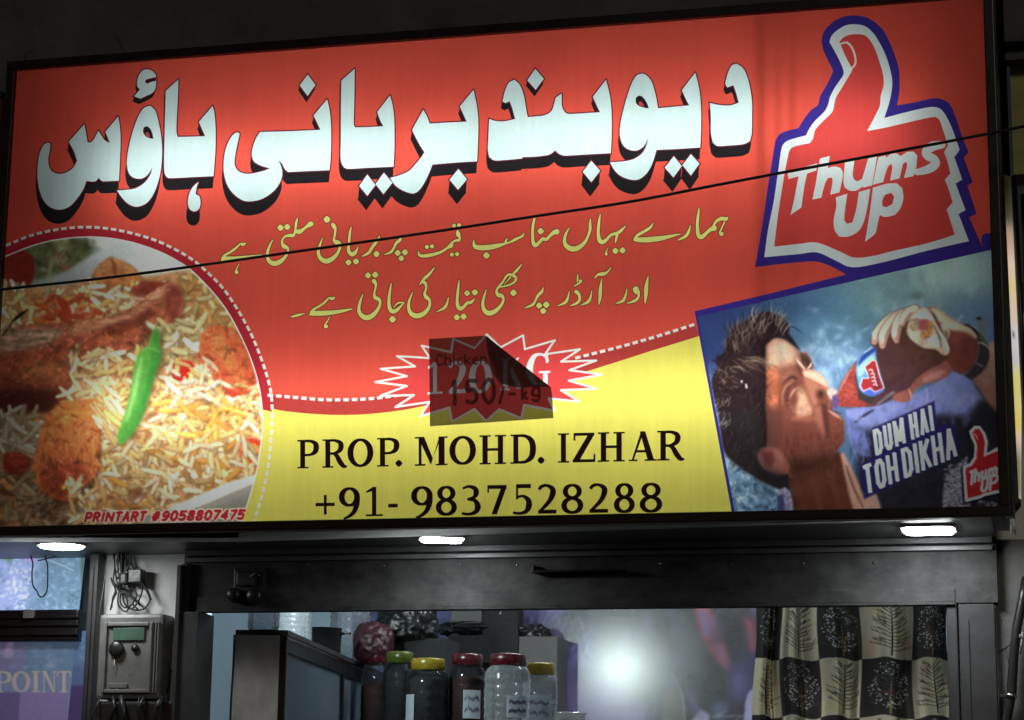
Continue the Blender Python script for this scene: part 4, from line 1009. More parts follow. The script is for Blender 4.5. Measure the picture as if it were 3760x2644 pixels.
    c.poly(q5([(1990,480),(2080,620),(2110,720),(2040,680),(1990,560)]), (92,98,70), 5, .9); c.line([(*a, w_) for a, w_ in zip(q5([(1780,405),(1880,430),(1960,520)]), (3,8,4))], (24,24,26), 2, .9)
    c.line([(*a, w_) for a, w_ in zip(q5([(1860,425),(1920,440),(1975,500)]), (3,6,3))], (196,202,200), 2, .8); c.line([(*a, w_) for a, w_ in zip(q5([(1975,650),(2040,660),(2130,735)]), (5,5,3))], (236,226,206), 2, .9)
    c.line([(*a, w_) for a, w_ in zip(q5([(1955,925),(2030,968)]), (3,4))], (214,206,206), 1.5, .9)
    c.poly(q5([(1960,330),(2060,340),(2090,560),(2040,540),(1980,440)]), (116,118,116), 5, .85); c.blob(*q5([(1985,325)])[0], 14, 8, (20,20,24), .9)
    # neck and head
    c.poly(h5([(560,1180),(760,1180),(960,1120),(1040,1140),(1105,1300),(1160,1500),(1180,1640),(640,1640),(640,1420)]), (90,51,42), 6, tex=mid, amp=.3)
    for x_ in (700,760,830,900,980,1040): c.line([(*a, w_) for a, w_ in zip(h5([(x_ - 40, 1230), (x_, 1400), (x_ + 60, 1600)]), (10,34,20))], [(124,70,56),(62,36,32),(108,58,46)][RNG.integers(3)], 14, .5)
    c.poly(h5([(1030,1140),(1060,1130),(1110,1230),(1180,1380),(1240,1560),(1240,1640),(1150,1640),(1090,1420)]), (190,142,122), 6, tex=mid, amp=.2)
    c.poly(h5([(1210,1440),(1290,1400),(1350,1560),(1340,1640),(1230,1640)]), (204,160,140), 6, .9)
    c.line([(*a, w_) for a, w_ in zip(h5([(1075,1230),(1130,1390),(1210,1560)]), (5,9,5))], (70,40,38), 4, .8)
    face = h5([(440,520),(450,300),(500,240),(560,232),(640,280),(720,345),(770,350),(815,430),(820,485),(880,525),(925,580),(935,630),(925,665),(970,640),(1010,665),(1005,740),(960,800),(1010,830),(1050,865),(1062,930),(1058,1040),(1000,1120),(960,1200),(850,1260),(640,1330),(540,1300),(470,1160),(446,900)])
    c.poly(face, (124,70,58), 4, tex=mid, amp=.16)
    c.poly(h5([(455,470),(460,300),(505,245),(560,238),(640,285),(715,345),(720,380),(690,400),(690,440),(620,450),(575,480),(560,560),(470,520)]), (196,150,122), 16, .92, tex=mid, amp=.45)
    c.poly(h5([(470,330),(520,260),(590,270),(660,330),(690,380),(600,420),(500,420)]), (224,190,168), 22, .6)
    for x_ in (590,630,670,700): c.line([(*a, w_) for a, w_ in zip(h5([(x_ - 30, 330), (x_, 400), (x_ - 10, 470)]), (3,5,3))], (190,140,116), 5, .55)
    c.poly(h5([(452,455),(560,450),(572,560),(568,700),(560,800),(480,790),(455,700)]), (172,92,66), 12, .9, tex=mid, amp=.5)
    c.poly(h5([(448,790),(566,790),(568,1100),(470,1090),(450,950)]), (100,58,54), 18, .9)
    # brow ridge, lids, creases
    c.poly(h5([(570,520),(620,480),(690,470),(700,530),(650,570),(600,570),(575,640)]), (150,92,74), 12, .85)
    c.line([(*a, w_) for a, w_ in zip(h5([(580,600),(620,560),(660,540),(695,560)]), (5,12,18,6))], (66,42,42), 4, .9)
    c.line([(*a, w_) for a, w_ in zip(h5([(625,790),(610,700),(635,620),(690,590)]), (8,22,22,6))], (92,52,46), 6, .9)
    c.line([(*a, w_) for a, w_ in zip(h5([(585,760),(580,680),(610,610),(660,585)]), (4,10,10,4))], (196,130,104), 4, .75)
    c.line([(*a, w_) for a, w_ in zip(h5([(640,700),(665,650),(700,625)]), (5,12,6))], (216,160,130), 4, .85)
    c.poly(h5([(690,650),(715,618),(745,640),(780,710),(806,780),(808,835),(750,850),(700,860),(672,800),(700,720)]), (200,150,122), 13, .92, tex=mid, amp=.5)
    c.poly(h5([(650,860),(720,830),(760,850),(720,880),(660,890)]), (192,120,96), 8, .8)
    c.poly(h5([(720,850),(810,840),(850,870),(800,900),(730,890)]), (168,98,72), 10, .8)
    c.line([(*a, w_) for a, w_ in zip(h5([(690,400),(720,440),(755,480)]), (6,14,8))], (240,206,186), 4, .95); c.line([(*a, w_) for a, w_ in zip(h5([(690,440),(715,490),(740,540)]), (5,14,7))], (96,54,48), 4, .9)
    c.poly(h5([(700,370),(760,355),(800,400),(815,440),(780,470),(750,460),(740,400)]), (100,66,58), 5, .9)
    for x_, y_ in ((740,380),(765,390),(785,410)): c.line([(*a, w_) for a, w_ in zip(h5([(x_ - 12, y_ - 26), (x_, y_ + 20), (x_ + 4, y_ + 66)]), (3,9,4))], (44,36,34), 2.5, .9)
    c.line([(*a, w_) for a, w_ in zip(h5([(775,480),(795,455),(806,430)]), (4,8,4))], (246,220,206), 2, .95)
    for k_ in range(70):                       # pores, wrinkles and hard little lights on the skin
        x_, y_ = RNG.uniform(470,800), RNG.uniform(270,860)
        (a_, b_), = h5([(x_, y_)]); c.line([(a_, b_, 2), (a_ + RNG.uniform(4,20), b_ + RNG.uniform(-14,14), RNG.uniform(2,5)), (a_ + RNG.uniform(16,34), b_ + RNG.uniform(-18,18), 1.5)], [(116,64,52),(226,186,160),(96,52,44)][k_ % 3], 2.5, RNG.uniform(.12,.34))
    for x0_ in (600,640,690,740,800,860,910): c.line([(*a, w_) for a, w_ in zip(h5([(x0_, 880), (x0_ + 6, 1000), (x0_ - 8, 1150)]), (8,26,10))], [(92,50,44),(142,82,68)][(x0_ // 10) % 2], 12, .35)
    # nose, lips, chin
    c.poly(h5([(735,490),(820,488),(885,525),(928,580),(934,640),(880,600),(800,560),(750,540)]), (226,178,154), 6, .95)
    c.poly(h5([(740,540),(830,570),(920,640),(910,680),(850,640),(860,720),(830,780),(790,700)]), (176,110,90), 8, .9)
    c.poly(h5([(860,620),(920,610),(930,640),(900,650)]), (206,112,84), 6, .8)
    c.blob(*h5([(878,672)])[0], 22, 28, (56,40,28), .95, .3); c.line([(*a, w_) for a, w_ in zip(h5([(845,640),(850,690),(870,720)]), (4,10,5))], (120,66,54), 4, .8)
    c.poly(h5([(830,790),(880,760),(905,860),(930,980),(900,1010),(860,960),(840,880)]), (168,104,88), 8, .8)
    c.poly(h5([(880,740),(925,760),(945,880),(960,1010),(920,1030),(900,900)]), (84,46,44), 8, .9)
    c.poly(h5([(925,640),(970,622),(1005,650),(1000,700),(960,720),(935,690)]), (206,170,158), 5, .95, tex=fin, amp=.4)
    c.line([(*a, w_) for a, w_ in zip(h5([(930,700),(950,730),(940,780)]), (5,10,6))], (150,96,86), 4, .8)
    c.poly(h5([(965,690),(1000,670),(1015,720),(1005,800),(975,780)]), (92,72,134), 5, .95)
    c.line([(*a, w_) for a, w_ in zip(h5([(940,800),(985,830),(1040,870)]), (8,18,9))], (204,140,124), 4, .9); c.line([(*a, w_) for a, w_ in zip(h5([(950,790),(1000,815),(1040,830)]), (4,7,4))], (60,34,36), 3, .9)
    c.poly(h5([(950,860),(1050,870),(1060,1040),(1000,1110),(940,1060)]), (122,66,54), 9, .8, tex=fin, amp=.3)
    c.poly(h5([(570,870),(690,880),(840,900),(930,1040),(930,1150),(800,1180),(640,1190),(580,1100)]), (122,66,56), 20, .85)
    for _ in range(520):
        x_, y_ = RNG.uniform(590,1040), RNG.uniform(960,1260)
        (a_, b_), = h5([(x_, y_)]); c.line([(a_, b_, 2), (a_ + RNG.uniform(-5,5), b_ + RNG.uniform(16,40), 5)], [(66,38,34),(132,76,62),(52,30,28),(80,46,40)][RNG.integers(4)], 2.5, .3)
    c.poly(h5([(620,1180),(800,1170),(960,1130),(1000,1140),(940,1230),(800,1290),(640,1330)]), (62,38,30), 24, .85)
    # ear, hair
    c.poly(h5([(370,1130),(400,1100),(470,1088),(560,1100),(600,1170),(632,1230),(622,1300),(540,1305),(450,1275),(400,1210)]), (138,82,74), 5, tex=mid, amp=.2)
    c.line([(*a, w_) for a, w_ in zip(h5([(390,1130),(410,1200),(450,1260)]), (6,9,6))], (190,130,114), 4, .7); c.poly(h5([(430,1130),(500,1120),(520,1190),(490,1250),(440,1200)]), (100,50,48), 9, .9); c.line([(*a, w_) for a, w_ in zip(h5([(520,1110),(560,1160),(570,1240)]), (6,12,8))], (176,112,98), 6, .6)
    hair = h5([(440,30),(500,36),(560,60),(610,100),(635,150),(628,200),(680,270),(722,338),(660,290),(600,250),(560,236),(510,240),(470,275),(450,300),(448,460),(452,600),(446,760),(456,900),(458,1085),(400,1095),(368,1130),(398,1212),(450,1275),(540,1305),(625,1300),(640,1430),(545,1410),(400,1340),(260,1250),(150,1155),(110,1050),(88,860),(46,700),(28,560),(72,480),(60,390),(125,350),(140,260),(195,165),(265,120),(340,70)])
    c.poly(hair, (46,33,36), 5, tex=mid, amp=.3)
    c.poly(h5([(100,820),(440,760),(450,1080),(380,1120),(420,1240),(620,1310),(620,1420),(400,1340),(150,1150)]), (44,40,42), 24, .85)
    hp = smooth(hair)
    def strands(n, box, cols, ln, ang, al=(.35,.85)):
        for _ in range(n):
            (x, y), = h5([(RNG.uniform(box[0], box[2]), RNG.uniform(box[1], box[3]))])
            if not wind(np.array([x]), np.array([y]), hp)[0]: continue
            a = RNG.normal(*ang); l = RNG.uniform(*ln)
            c.line([(x, y, 2), (x + l*.5*math.cos(a) + RNG.uniform(-6,6), y + l*.5*math.sin(a), RNG.uniform(3,6)), (x + l*math.cos(a+.25), y + l*math.sin(a+.25), 1.5)], cols[RNG.integers(len(cols))], 1.6, RNG.uniform(*al))
    DK, TN, PL = [(34,24,28),(50,36,40),(78,58,58)], [(128,106,86),(98,80,66),(156,136,114)], [(190,174,160),(214,204,194),(140,118,104)]
    strands(480, (30,40,640,700), DK, (30,90), (-1.9,.7)); strands(220, (30,400,460,1300), DK, (40,90), (1.5,.5))
    strands(60, (330,40,600,230), PL, (40,90), (-1.5,.25)); strands(64, (140,160,330,360), TN, (40,100), (-1.9,.3)); strands(44, (170,380,445,470), TN, (60,120), (.1,.2)); strands(26, (300,110,450,330), TN, (50,110), (-1.35,.2), (.2,.5))
    strands(44, (60,480,200,640), TN, (16,40), (-.6,.9)); strands(36, (60,660,180,900), PL, (20,60), (2.0,.6), (.2,.7))
    for x_, y_ in ((262,576),(300,620),(296,604)): c.blob(*h5([(x_, y_)])[0], 5, 7, (236,236,240), .95)
    # collar at the lower left
    c.poly(h5([(545,1470),(560,1420),(600,1400),(640,1440),(665,1560),(665,1640),(560,1640)]), (140,134,166), 5, tex=fin, amp=.6); c.poly(h5([(540,1470),(580,1450),(600,1540),(585,1640),(540,1640)]), (52,52,96), 5, .8)
    for k in range(3): c.a[..., k] = blur(c.a[..., k], 1)
    # dark slab under the words
    c.poly([(1078,1036),(1432,880),(1446,1020),(1546,1008),(1572,1190),(1300,1310),(1035,1436),(1012,1240),(1092,1200)], (45,38,98), 4, .95, sm=False)
    # round stone at the lower right, chips
    c.poly([(1480,1400),(1500,1320),(1560,1240),(1620,1190),(1640,1560),(1480,1560)], (128,122,138), 5, tex=fin, amp=1.2)
    for _ in range(160): c.blob(RNG.uniform(1490,1600), RNG.uniform(1240,1480), RNG.uniform(4,14), RNG.uniform(3,9), [(176,172,184),(84,78,104),(150,144,158)][RNG.integers(3)], .5)
    for _ in range(60): c.blob(RNG.uniform(1680,1800), RNG.uniform(1445,1490), RNG.uniform(3,14), RNG.uniform(3,8), [(170,170,170),(90,90,96),(40,40,46)][RNG.integers(3)], .8)
    # slogan words
    WH = (214,236,232)
    def word(txt, q0, q1, hgt, wd, tl):
        (ax, ay), (bx, by) = q0, q1
        tot = sum(t for _, t in txt); x = 0
        sl = (by - ay) / (bx - ax)
        for ch, t in txt:
            a, b = ax + (bx - ax) * x / tot, ax + (bx - ax) * (x + t) / tot
            if ch != ' ':
                for q in sans(ch, a, b - 9, ay + sl * (a - ax), hgt + (tl - hgt) * x / tot, wd, sl, -0.10): c.poly(q, WH, 1.2, 1, sm=False)
            x += t
    word([('D',1),('U',1),('M',1.25),(' ',.35),('H',1),('A',1),('I',.5)], (1098,1192), (1440,1042), 152, 20, 152)
    word([('T',1),('O',1),('H',1.05),(' ',.25),('D',1),('I',.5),('K',1.05),('H',1.05),('A',1.1)], (1040,1412), (1572,1190), 170, 22, 180)
    for _ in range(60): c.blob(RNG.uniform(1020,1560), RNG.uniform(940,1400), RNG.uniform(2,4), RNG.uniform(2,4), (96,100,140), .5)
    g_ = c.a.mean(-1, keepdims=True)
    c.a = np.clip(.34 + (g_ + (c.a - g_) * .90 - .34) * 1.10, 0, 1)
    # small thumb badge
    bd = [(1628,1052),(1655,1022),(1690,1022),(1718,1060),(1735,1110),(1728,1175),(1780,1145),(1850,1120),(1850,1400),(1790,1402),(1715,1418),(1690,1432),(1605,1452),(1592,1262),(1598,1246),(1632,1232),(1655,1195),(1658,1130),(1640,1090)]
    c.poly([(a - 6 + (a - 1690) * .06, b + (b - 1240) * .05 + 4) for a, b in bd], (24,22,34), 5, .85, sm=False)
    c.poly(bd, (222,226,222), 2, sm=False)
    bi = [(1646,1062),(1662,1040),(1688,1040),(1706,1072),(1718,1115),(1710,1196),(1780,1166),(1850,1140),(1850,1380),(1780,1385),(1712,1402),(1686,1414),(1620,1430),(1608,1270),(1614,1258),(1644,1246),(1670,1205),(1674,1130),(1658,1090)]
    c.poly(bi, (184,42,50), 2, sm=False)
    c.line([(1652,1062,4),(1668,1078,6),(1676,1100,4)], (226,200,196), 2)
    for ch, a, b, y, hh in (('T',1622,1660,1362,84),('h',1652,1690,1346,80),('u',1692,1728,1332,76),('m',1732,1788,1318,76),('U',1690,1735,1402,84),('P',1738,1790,1390,86)):
        for q in sans(ch, a, b, y, hh, 15, -.3, .08): c.poly(q, (226,222,220), 1.5, 1, sm=False)
    c.a *= (0.95 + 0.10 * fin)[..., None]
    return c

# ================================================================ materials of the place
M_FRAME = surf('black_paint', (0.006, 0.006, 0.007), 0.35, 0.0, 0.4, 9, 0.05, 60)
M_WHITE = surf('grey_box_lining', (0.26, 0.27, 0.27), 0.8, 0.0, 0.1, 4, 0.0)
M_SOFFIT = surf('grey_sheet_metal', (0.15, 0.15, 0.155), 0.42, 0.3, 0.25, 5, 0.06, 50, (1, 4, 1))
M_LINTEL = surf('dusty_grey_paint', (0.066, 0.066, 0.067), 0.72, 0.0, 0.6, 9, 0.16, 70, (1, 1, 1.4), (0.020, 0.020, 0.021), 0.25)
M_POST = surf('dark_grey_steel', (0.045, 0.045, 0.048), 0.5, 0.2, 0.4, 6, 0.1, 60)
M_CONC = surf('dark_concrete', (0.085, 0.085, 0.086), 0.9, 0.0, 0.45, 3.0, 0.5, 30)
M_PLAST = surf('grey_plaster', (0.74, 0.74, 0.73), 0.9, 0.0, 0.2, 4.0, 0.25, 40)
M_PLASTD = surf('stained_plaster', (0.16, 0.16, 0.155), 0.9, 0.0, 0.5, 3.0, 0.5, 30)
M_OLIVE = surf('olive_plaster', (0.42, 0.40, 0.16), 0.9, 0.0, 0.45, 4.0, 0.6, 26)
M_BLUEW = surf('pale_blue_paint', (0.50, 0.62, 0.72), 0.6, 0.0, 0.06, 2.5, 0.05, 40)
M_METER = surf('grey_meter_plastic', (0.16, 0.16, 0.155), 0.4, 0.0, 0.3, 14, 0.1, 80)
M_WIRE = surf('black_cable', (0.010, 0.010, 0.011), 0.4, 0.0, 0.3, 30, 0.1, 90)
M_WIREG = surf('grey_cable', (0.22, 0.22, 0.21), 0.5, 0.0, 0.3, 30, 0.1, 90)
M_PIPE = surf('black_pipe', (0.02, 0.02, 0.021), 0.35, 0.0, 0.5, 12, 0.1, 60)
M_CREAM = surf('cream_plastic', (0.55, 0.52, 0.45), 0.5, 0.0, 0.2, 12, 0.1, 60)
M_ROAD = surf('asphalt', (0.05, 0.05, 0.05), 0.9, 0.0, 0.4, 2.0, 0.5, 60)
M_STEEL = surf('polished_steel', (0.62, 0.63, 0.65), 0.18, 1.0, 0.15, 8, 0.03, 40)
M_CLEAR = clear('clear_pet', (0.10, 0.11, 0.12), 0.05, 0.06, (0.84, 0.86, 0.88))
M_GLASS = clear('window_glass', (0.30, 0.38, 0.44), 0.04, 0.10, (0.78, 0.82, 0.86))
M_LIDR = surf('maroon_lid', (0.075, 0.006, 0.010), 0.25, 0, 0.2, 20, 0.02)
M_LIDY = surf('yellow_lid', (0.26, 0.19, 0.012), 0.25, 0, 0.2, 20, 0.02)
M_LIDG = surf('green_lid', (0.07, 0.09, 0.010), 0.25, 0, 0.2, 20, 0.02)
M_LABEL = surf('pale_label', (0.36, 0.40, 0.46), 0.5, 0, 0.15, 20, 0.02)
M_INK = surf('label_ink', (0.05, 0.06, 0.12), 0.6, 0, 0.2, 20, 0.0)
M_BAG = surf('black_polythene', (0.007, 0.007, 0.0075), 0.28, 0, 0.4, 14, 0.4, 40)
M_BAGR = surf('maroon_bag', (0.045, 0.006, 0.014), 0.4, 0, 0.4, 14, 0.3, 40)
M_CARD = surf('grey_carton', (0.16, 0.155, 0.15), 0.85, 0, 0.15, 9, 0.1, 60)
M_CARDD = surf('dark_carton', (0.014, 0.014, 0.015), 0.7, 0, 0.3, 9, 0.1, 60)
M_CAB = surf('worn_grey_laminate', (0.50, 0.50, 0.50), 0.6, 0, 0.5, 5, 0.2, 40, (1, 1, .6))
M_LCD = surf('meter_display', (0.07, 0.14, 0.105), 0.15, 0, 0.2, 30, 0.0)
M_CHILLI = surf('packed_red_goods', (0.055, 0.010, 0.008), 0.8, 0, 0.7, 30, 0.5, 80)
M_CLEARB = clear('ribbed_clear_pet', (0.5, 0.52, 0.55), 0.12, 0.26, (0.8, 0.82, 0.85))
M_SPICE = surf('packed_goods', (0.022, 0.020, 0.019), 0.8, 0, 0.6, 30, 0.5, 80)
M_BAN = mat_banner(); M_TINT = mat_tint()

# ================================================================ ground, street light
MB().box(-60, 60, -60, 0.55, -0.3, 0.0).build('road', M_ROAD).__setitem__('kind', 'structure')
sun_d = bpy.data.lights.new('street_light_glow', 'SUN')
sun_d.energy = 0.32; sun_d.angle = math.radians(12); sun_d.color = (1.0, 0.93, 0.78)
sun = bpy.data.objects.new('street_light_glow', sun_d); COL.objects.link(sun)
sun.rotation_euler = Vector((-0.35, 0.75, -0.42)).to_track_quat('-Z', 'Y').to_euler()

# ================================================================ the lit signboard
SX0, SX1, SZ0, SZ1 = 0.0, 3.0, 2.45, 3.9068
sign = thing('signboard', 'large backlit red and yellow restaurant signboard in a black frame above the shop opening', 'signboard', (1.5, 0, 2.45))
fb = 0.028
m_ = MB()
m_.box(SX0 - fb, SX1 + fb, -0.024, -0.003, SZ0 - fb, SZ0, 0.003); m_.box(SX0 - fb, SX1 + fb, -0.024, -0.003, SZ1, SZ1 + fb, 0.003)
m_.box(SX0 - fb, SX0, -0.0235, -0.003, SZ0, SZ1, 0.003); m_.box(SX1, SX1 + fb, -0.0235, -0.003, SZ0, SZ1, 0.003)
m_.build('frame', M_FRAME, sign)
m_ = MB()                                     # the box behind the sheet, white inside
BX0, BX1, BZ0, BZ1, BY = SX0 - fb, SX1 + fb, SZ0 - fb + 0.004, SZ1 + fb, 0.30
m_.box(BX0 + .006, BX1 - .006, BY, BY + 0.012, BZ0 + .004, BZ1 - .006)
m_.box(BX0, BX0 + 0.006, 0.002, BY + .012, BZ0, BZ1); m_.box(BX1 - 0.006, BX1, 0.002, BY + .012, BZ0, BZ1)
m_.box(BX0 + .006, BX1 - .006, 0.002, BY + .012, BZ1 - .006, BZ1); m_.box(BX0 + .006, BX1 - .006, 0.002, BY + .012, BZ0, BZ0 + .004)
m_.build('light_box', M_WHITE, sign)
m_ = MB()                                     # its dark skin outside
m_.box(BX0 - .004, BX0 - .001, 0.0, 0.40, BZ0, BZ1); m_.box(BX1 + .001, BX1 + .004, 0.0, 0.40, BZ0, BZ1); m_.box(BX0 - .004, BX1 + .004, -.002, 0.40, BZ1 + .001, BZ1 + .004)
m_.build('outer_skin', M_FRAME, sign)
objs = pr.build(PAGE, sign, M_BAN, 0.0, 'printed_field', ink)
M_TUBE = glow('tube_light_white', (0.955, 1.0, 0.965), TUBE_POWER)
for zc in (3.545, 2.795):
    for xc in (0.92, 2.16):
        MB().tube([(xc - .60, 0.15, zc), (xc - .58, 0.15, zc), (xc + .58, 0.15, zc), (xc + .60, 0.15, zc)], [0.006, 0.014, 0.014, 0.006], 8).build('tube_light', M_TUBE, sign)
for px in (2792, 2806, 2861, 2916):           # unseen upright rods added so their shadows draw dark lines on the sheet
    x = P(px, 900, 0).x
    MB().tube([(x, .010, SZ0), (x - .003, .010, 3.1), (x, .010, SZ1)], 0.0022, 6).build('shadow_rod', M_FRAME, sign)

def patch(name, canvas, tofr, pos_px, mat, parent, conv, Y=0.0, parentless=False):
    x, y = pos_px[..., 0], pos_px[..., 1]
    cx, cy = tofr(x, y)
    cols = conv(canvas.sample(cx, cy))
    p3 = signplane(pos_px.reshape(-1, 2), Y).reshape(*pos_px.shape[:2], 3)
    if parent is not None:
        off = np.zeros(3); b = parent
        while b is not None: off += np.array(b.location); b = b.parent
        o = sheet_from_grid(name, p3 - off, cols, mat); o.parent = parent
        return o
    return sheet_from_grid(name, p3, cols, mat)
food = paint_food()
fe = food_edge
i_top = int(np.argmin(fe[:, 1]))
rows = 640; colsn = 560
ys = np.linspace(fe[i_top, 1], 1975, rows)
R_ = fe[i_top:]; L_ = fe[:i_top + 1][::-1]
xr = np.where(ys <= R_[-1, 1], np.interp(ys, R_[:, 1], R_[:, 0]), R_[-1, 0])
xl = np.where(ys <= L_[-1, 1], np.interp(ys, L_[:, 1], L_[:, 0]), np.interp(ys, [L_[-1, 1], 1990], [L_[-1, 0], -85]))
s_ = np.linspace(0, 1, colsn)
gx = xl[:, None] * (1 - s_) + xr[:, None] * s_
gp = np.stack([gx, np.repeat(ys[:, None], colsn, 1)], -1)
inkc = lambda a: np.clip(lin(a * 0.999) / LIT * PICT, 0, 0.97)   # both pictures hang where the tubes are weaker
PICT = 1.42
patch('food_picture', food, lambda x, y: (x * 1.3457, (y - 780) * 1.3457), gp, M_BAN, sign, lambda a: np.clip(lin(a * .999) / LIT * 1.5 * np.array([1.04, .98, .93]), 0, .97))
adv = paint_advert()
S, T = np.meshgrid(np.linspace(0, 1, 640), np.linspace(0, 1, 580))
A4 = AD
gp = ((1 - S) * (1 - T))[..., None] * A4[0] + (S * (1 - T))[..., None] * A4[1] + (S * T)[..., None] * A4[2] + ((1 - S) * T)[..., None] * A4[3]
patch('drink_advert', adv, lambda x, y: ((x - 2500) * 1.5381, (y - 900) * 1.5381), gp, M_BAN, sign, inkc)

# paper stuck over the old price, upper right corner folded over
stk = Print()
SP = f6([(632,148),(1110,120),(1660,555),(1672,640),(1680,815),(640,885)])
tint = lambda c: np.asarray(c, float)
stk.add('paper', (0.155, 0.14, 0.14), [np.array(SP)])
x = 690.0
for ch, wd in (('C',72),('h',66),('i',36),('c',64),('k',66),('e',66),('n',66)):
    (a, b0), (b, _) = f6([(x, 378 - (x - 690) * .03)])[0], f6([(x + wd - 8, 0)])[0]
    stk.add('paper', (0.035, 0.022, 0.025), sans(ch, a, b, b0, 100 / 2.296, 6, -.03))
    x += wd
for ch, xa, xb, base, hh, w_ in (('1',815,880,712,220,15),('5',935,1050,705,215,15),('0',1075,1195,700,220,15),('/',1215,1275,692,150,11),('-',1300,1360,660,110,10),('k',1405,1470,668,110,11),('g',1490,1575,650,140,11)):
    (a, b0), (b, _) = f6([(xa, base)])[0], f6([(xb, 0)])[0]
    stk.add('paper', (0.035, 0.022, 0.025), sans(ch, a, b, b0, hh / 2.296, w_, -.03, 0.0, 0, ch in '50g'))
stk.add('paper', (0.02, 0.015, 0.016), [np.array(f6([(1110,120),(1660,555),(1560,552),(1390,560),(1260,530),(1190,440),(1140,300)]))])
for q_, v_ in (([(1110,122),(1220,250),(1280,520),(1240,540),(1160,420),(1125,260)], .055), ([(1112,122),(1140,230),(1190,440),(1165,450),(1135,330)], .09)): stk.layers.insert(-1, ('paper', (v_, v_ * .86, v_ * .84), [np.array(f6(q_))], []))
sto = stk.build([tuple(q) for q in SP], None, M_TINT, -0.004, 'paper', tint)
for k_, o in sto.items():
    o.name = 'price_sticker'
    tag(o, 'dark see-through paper with a folded corner stuck over the price star, handwritten new chicken price', 'sticker')

# ================================================================ shop building
shop = thing('shop_building', 'grey shop front with dark lintel, steel posts and plaster walls around the opening', 'building', (1.5, 0.4, 0))
zs = SZ0 - fb                                # underside of the sign box
zl = F(1300, 1360, 0.40).z                   # foot of the lintel
zl2 = F(1300, 1330, 0.40).z
def X(fx, fy, Y): return F(fx, fy, Y).x
xl0, xr1 = X(412, 1300, .40), X(2236, 1300, .40)
m_ = MB(); m_.box(-0.7, xr1 + .0, -0.0225, 0.60, zs - 0.003, zs - 0.0005)
m_.build('soffit', M_SOFFIT, shop)
m_ = MB(); m_.box(xl0, xr1, 0.40, 0.50, zl, zs - .004)
m_.build('lintel', M_LINTEL, shop)
m_ = MB(); m_.box(xl0 + .01, xr1 - .01, 0.372, 0.399, zs - .021, zs - .0035, .002)
m_.box(xl0 + .01, xr1 - .01, 0.385, 0.399, zs - .040, zs - .026, .002)
m_.build('lintel_flashing', M_SOFFIT, shop)
m_ = MB(); m_.box(xl0 + .05, xr1 - .12, 0.392, 0.3995, zl + .002, zl2, .002); m_.box(xl0 + .05, xr1 - .12, 0.388, 0.3995, zl - .006, zl + .0015, .001)
m_.build('bottom_rail', M_LINTEL, shop)
for fx_s in (520, 690, 860, 1030, 1160, 1480, 1640, 1800, 1960):
    c_s = F(fx_s, 1262 + (fx_s % 7), .40)
    MB().lathe((c_s.x, .3998, c_s.z), [(.0045, 0), (.004, .0022), (0, .0026)], 10, 'Y').build('screw', M_STEEL, shop)
# left steel post and right post
m_ = MB()
xa, xb = X(397, 1420, .38), X(447, 1420, .38)
m_.box(xa, xb, 0.37, 0.50, 0.0, zl - .007, .004); m_.box(xa - .002, xa + .012, 0.36, 0.369, 0, zs - .05, .002)
m_.box(xl0, xa + .03, 0.375, .3985, zl - .006, zs - .045, .003)
m_.build('door_post', M_POST, shop)
m_ = MB()
xc, xd = X(2124, 1460, .40), X(2233, 1460, .40)
m_.box(xc, xc + .03, 0.40, .50, 0, zl - .001, .004); m_.box(xc + .034, xd, 0.405, .50, 0, zl - .001, .004); m_.box(xc + .052, xc + .062, 0.398, .4045, 0, zl - .05)
m_.build('door_post', M_POST, shop)
# plaster behind the meter
xm0, xm1 = X(228, 1420, .46), xa + .01
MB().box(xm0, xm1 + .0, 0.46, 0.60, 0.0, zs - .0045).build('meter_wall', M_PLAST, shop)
# right side wall, lower
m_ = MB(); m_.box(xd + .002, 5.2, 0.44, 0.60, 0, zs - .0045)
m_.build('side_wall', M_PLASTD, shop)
m_ = MB()                                     # crack in it
for pts in ([(2238,1465),(2255,1452),(2270,1440),(2296,1438)], [(2255,1452),(2262,1490),(2258,1540)], [(2250,1560),(2257,1615),(2254,1660)]):
    m_.tube([F(a, b, .4395) for a, b in pts], 0.0012, 5)
m_.build('crack', M_FRAME, shop)
# upper storey wall with a ledge
m_ = MB(); m_.box(-6, BX1 + .02, 0.42, 0.60, zs + .1, 7.5)
m_.build('upper_wall', M_CONC, shop)
zle = P(1500, 200, .36).z
m_ = MB(); m_.box(-6, BX1 + .012, 0.33, 0.4195, P(1500, 190, .33).z - .2, P(1500, 118, .33).z, .01)
m_.build('ledge', M_CONC, shop)
for pts in ([(430,140),(445,170),(458,190),(470,205)], [(120,185),(95,196),(92,228)]):
    MB().tube([P(a * 1.0, b * 1.0, .3295) for a, b in pts], 0.0016, 5).build('crack', M_FRAME, shop)
# inside walls
XI0, XI1, YB = -0.45, 3.35, 3.42
MB().box(XI0 - .1, XI1 + .1, YB, YB + .1, 0, 3.4).build('back_wall', M_BLUEW, shop)
MB().box(XI0 - .1, XI0, .61, YB, 0, 3.4).build('inner_wall', M_BLUEW, shop)
MB().box(XI1, XI1 + .1, .61, YB, 0, 3.4).build('inner_wall', M_BLUEW, shop)
MB().box(XI0, XI1, .52, YB, 3.1, 3.2).build('ceiling', M_PLAST, shop)
MB().box(xa, XI1, .502, .518, zl + .03, 3.1).build('inner_lintel', M_PLAST, shop)
MB().box(XI0, XI1, .52, YB, -.05, .01).build('floor', M_CARD, shop)
MB().box(XI0 - .1, xa, .605, .66, 0, 3.1).build('inner_wall', M_BLUEW, shop)

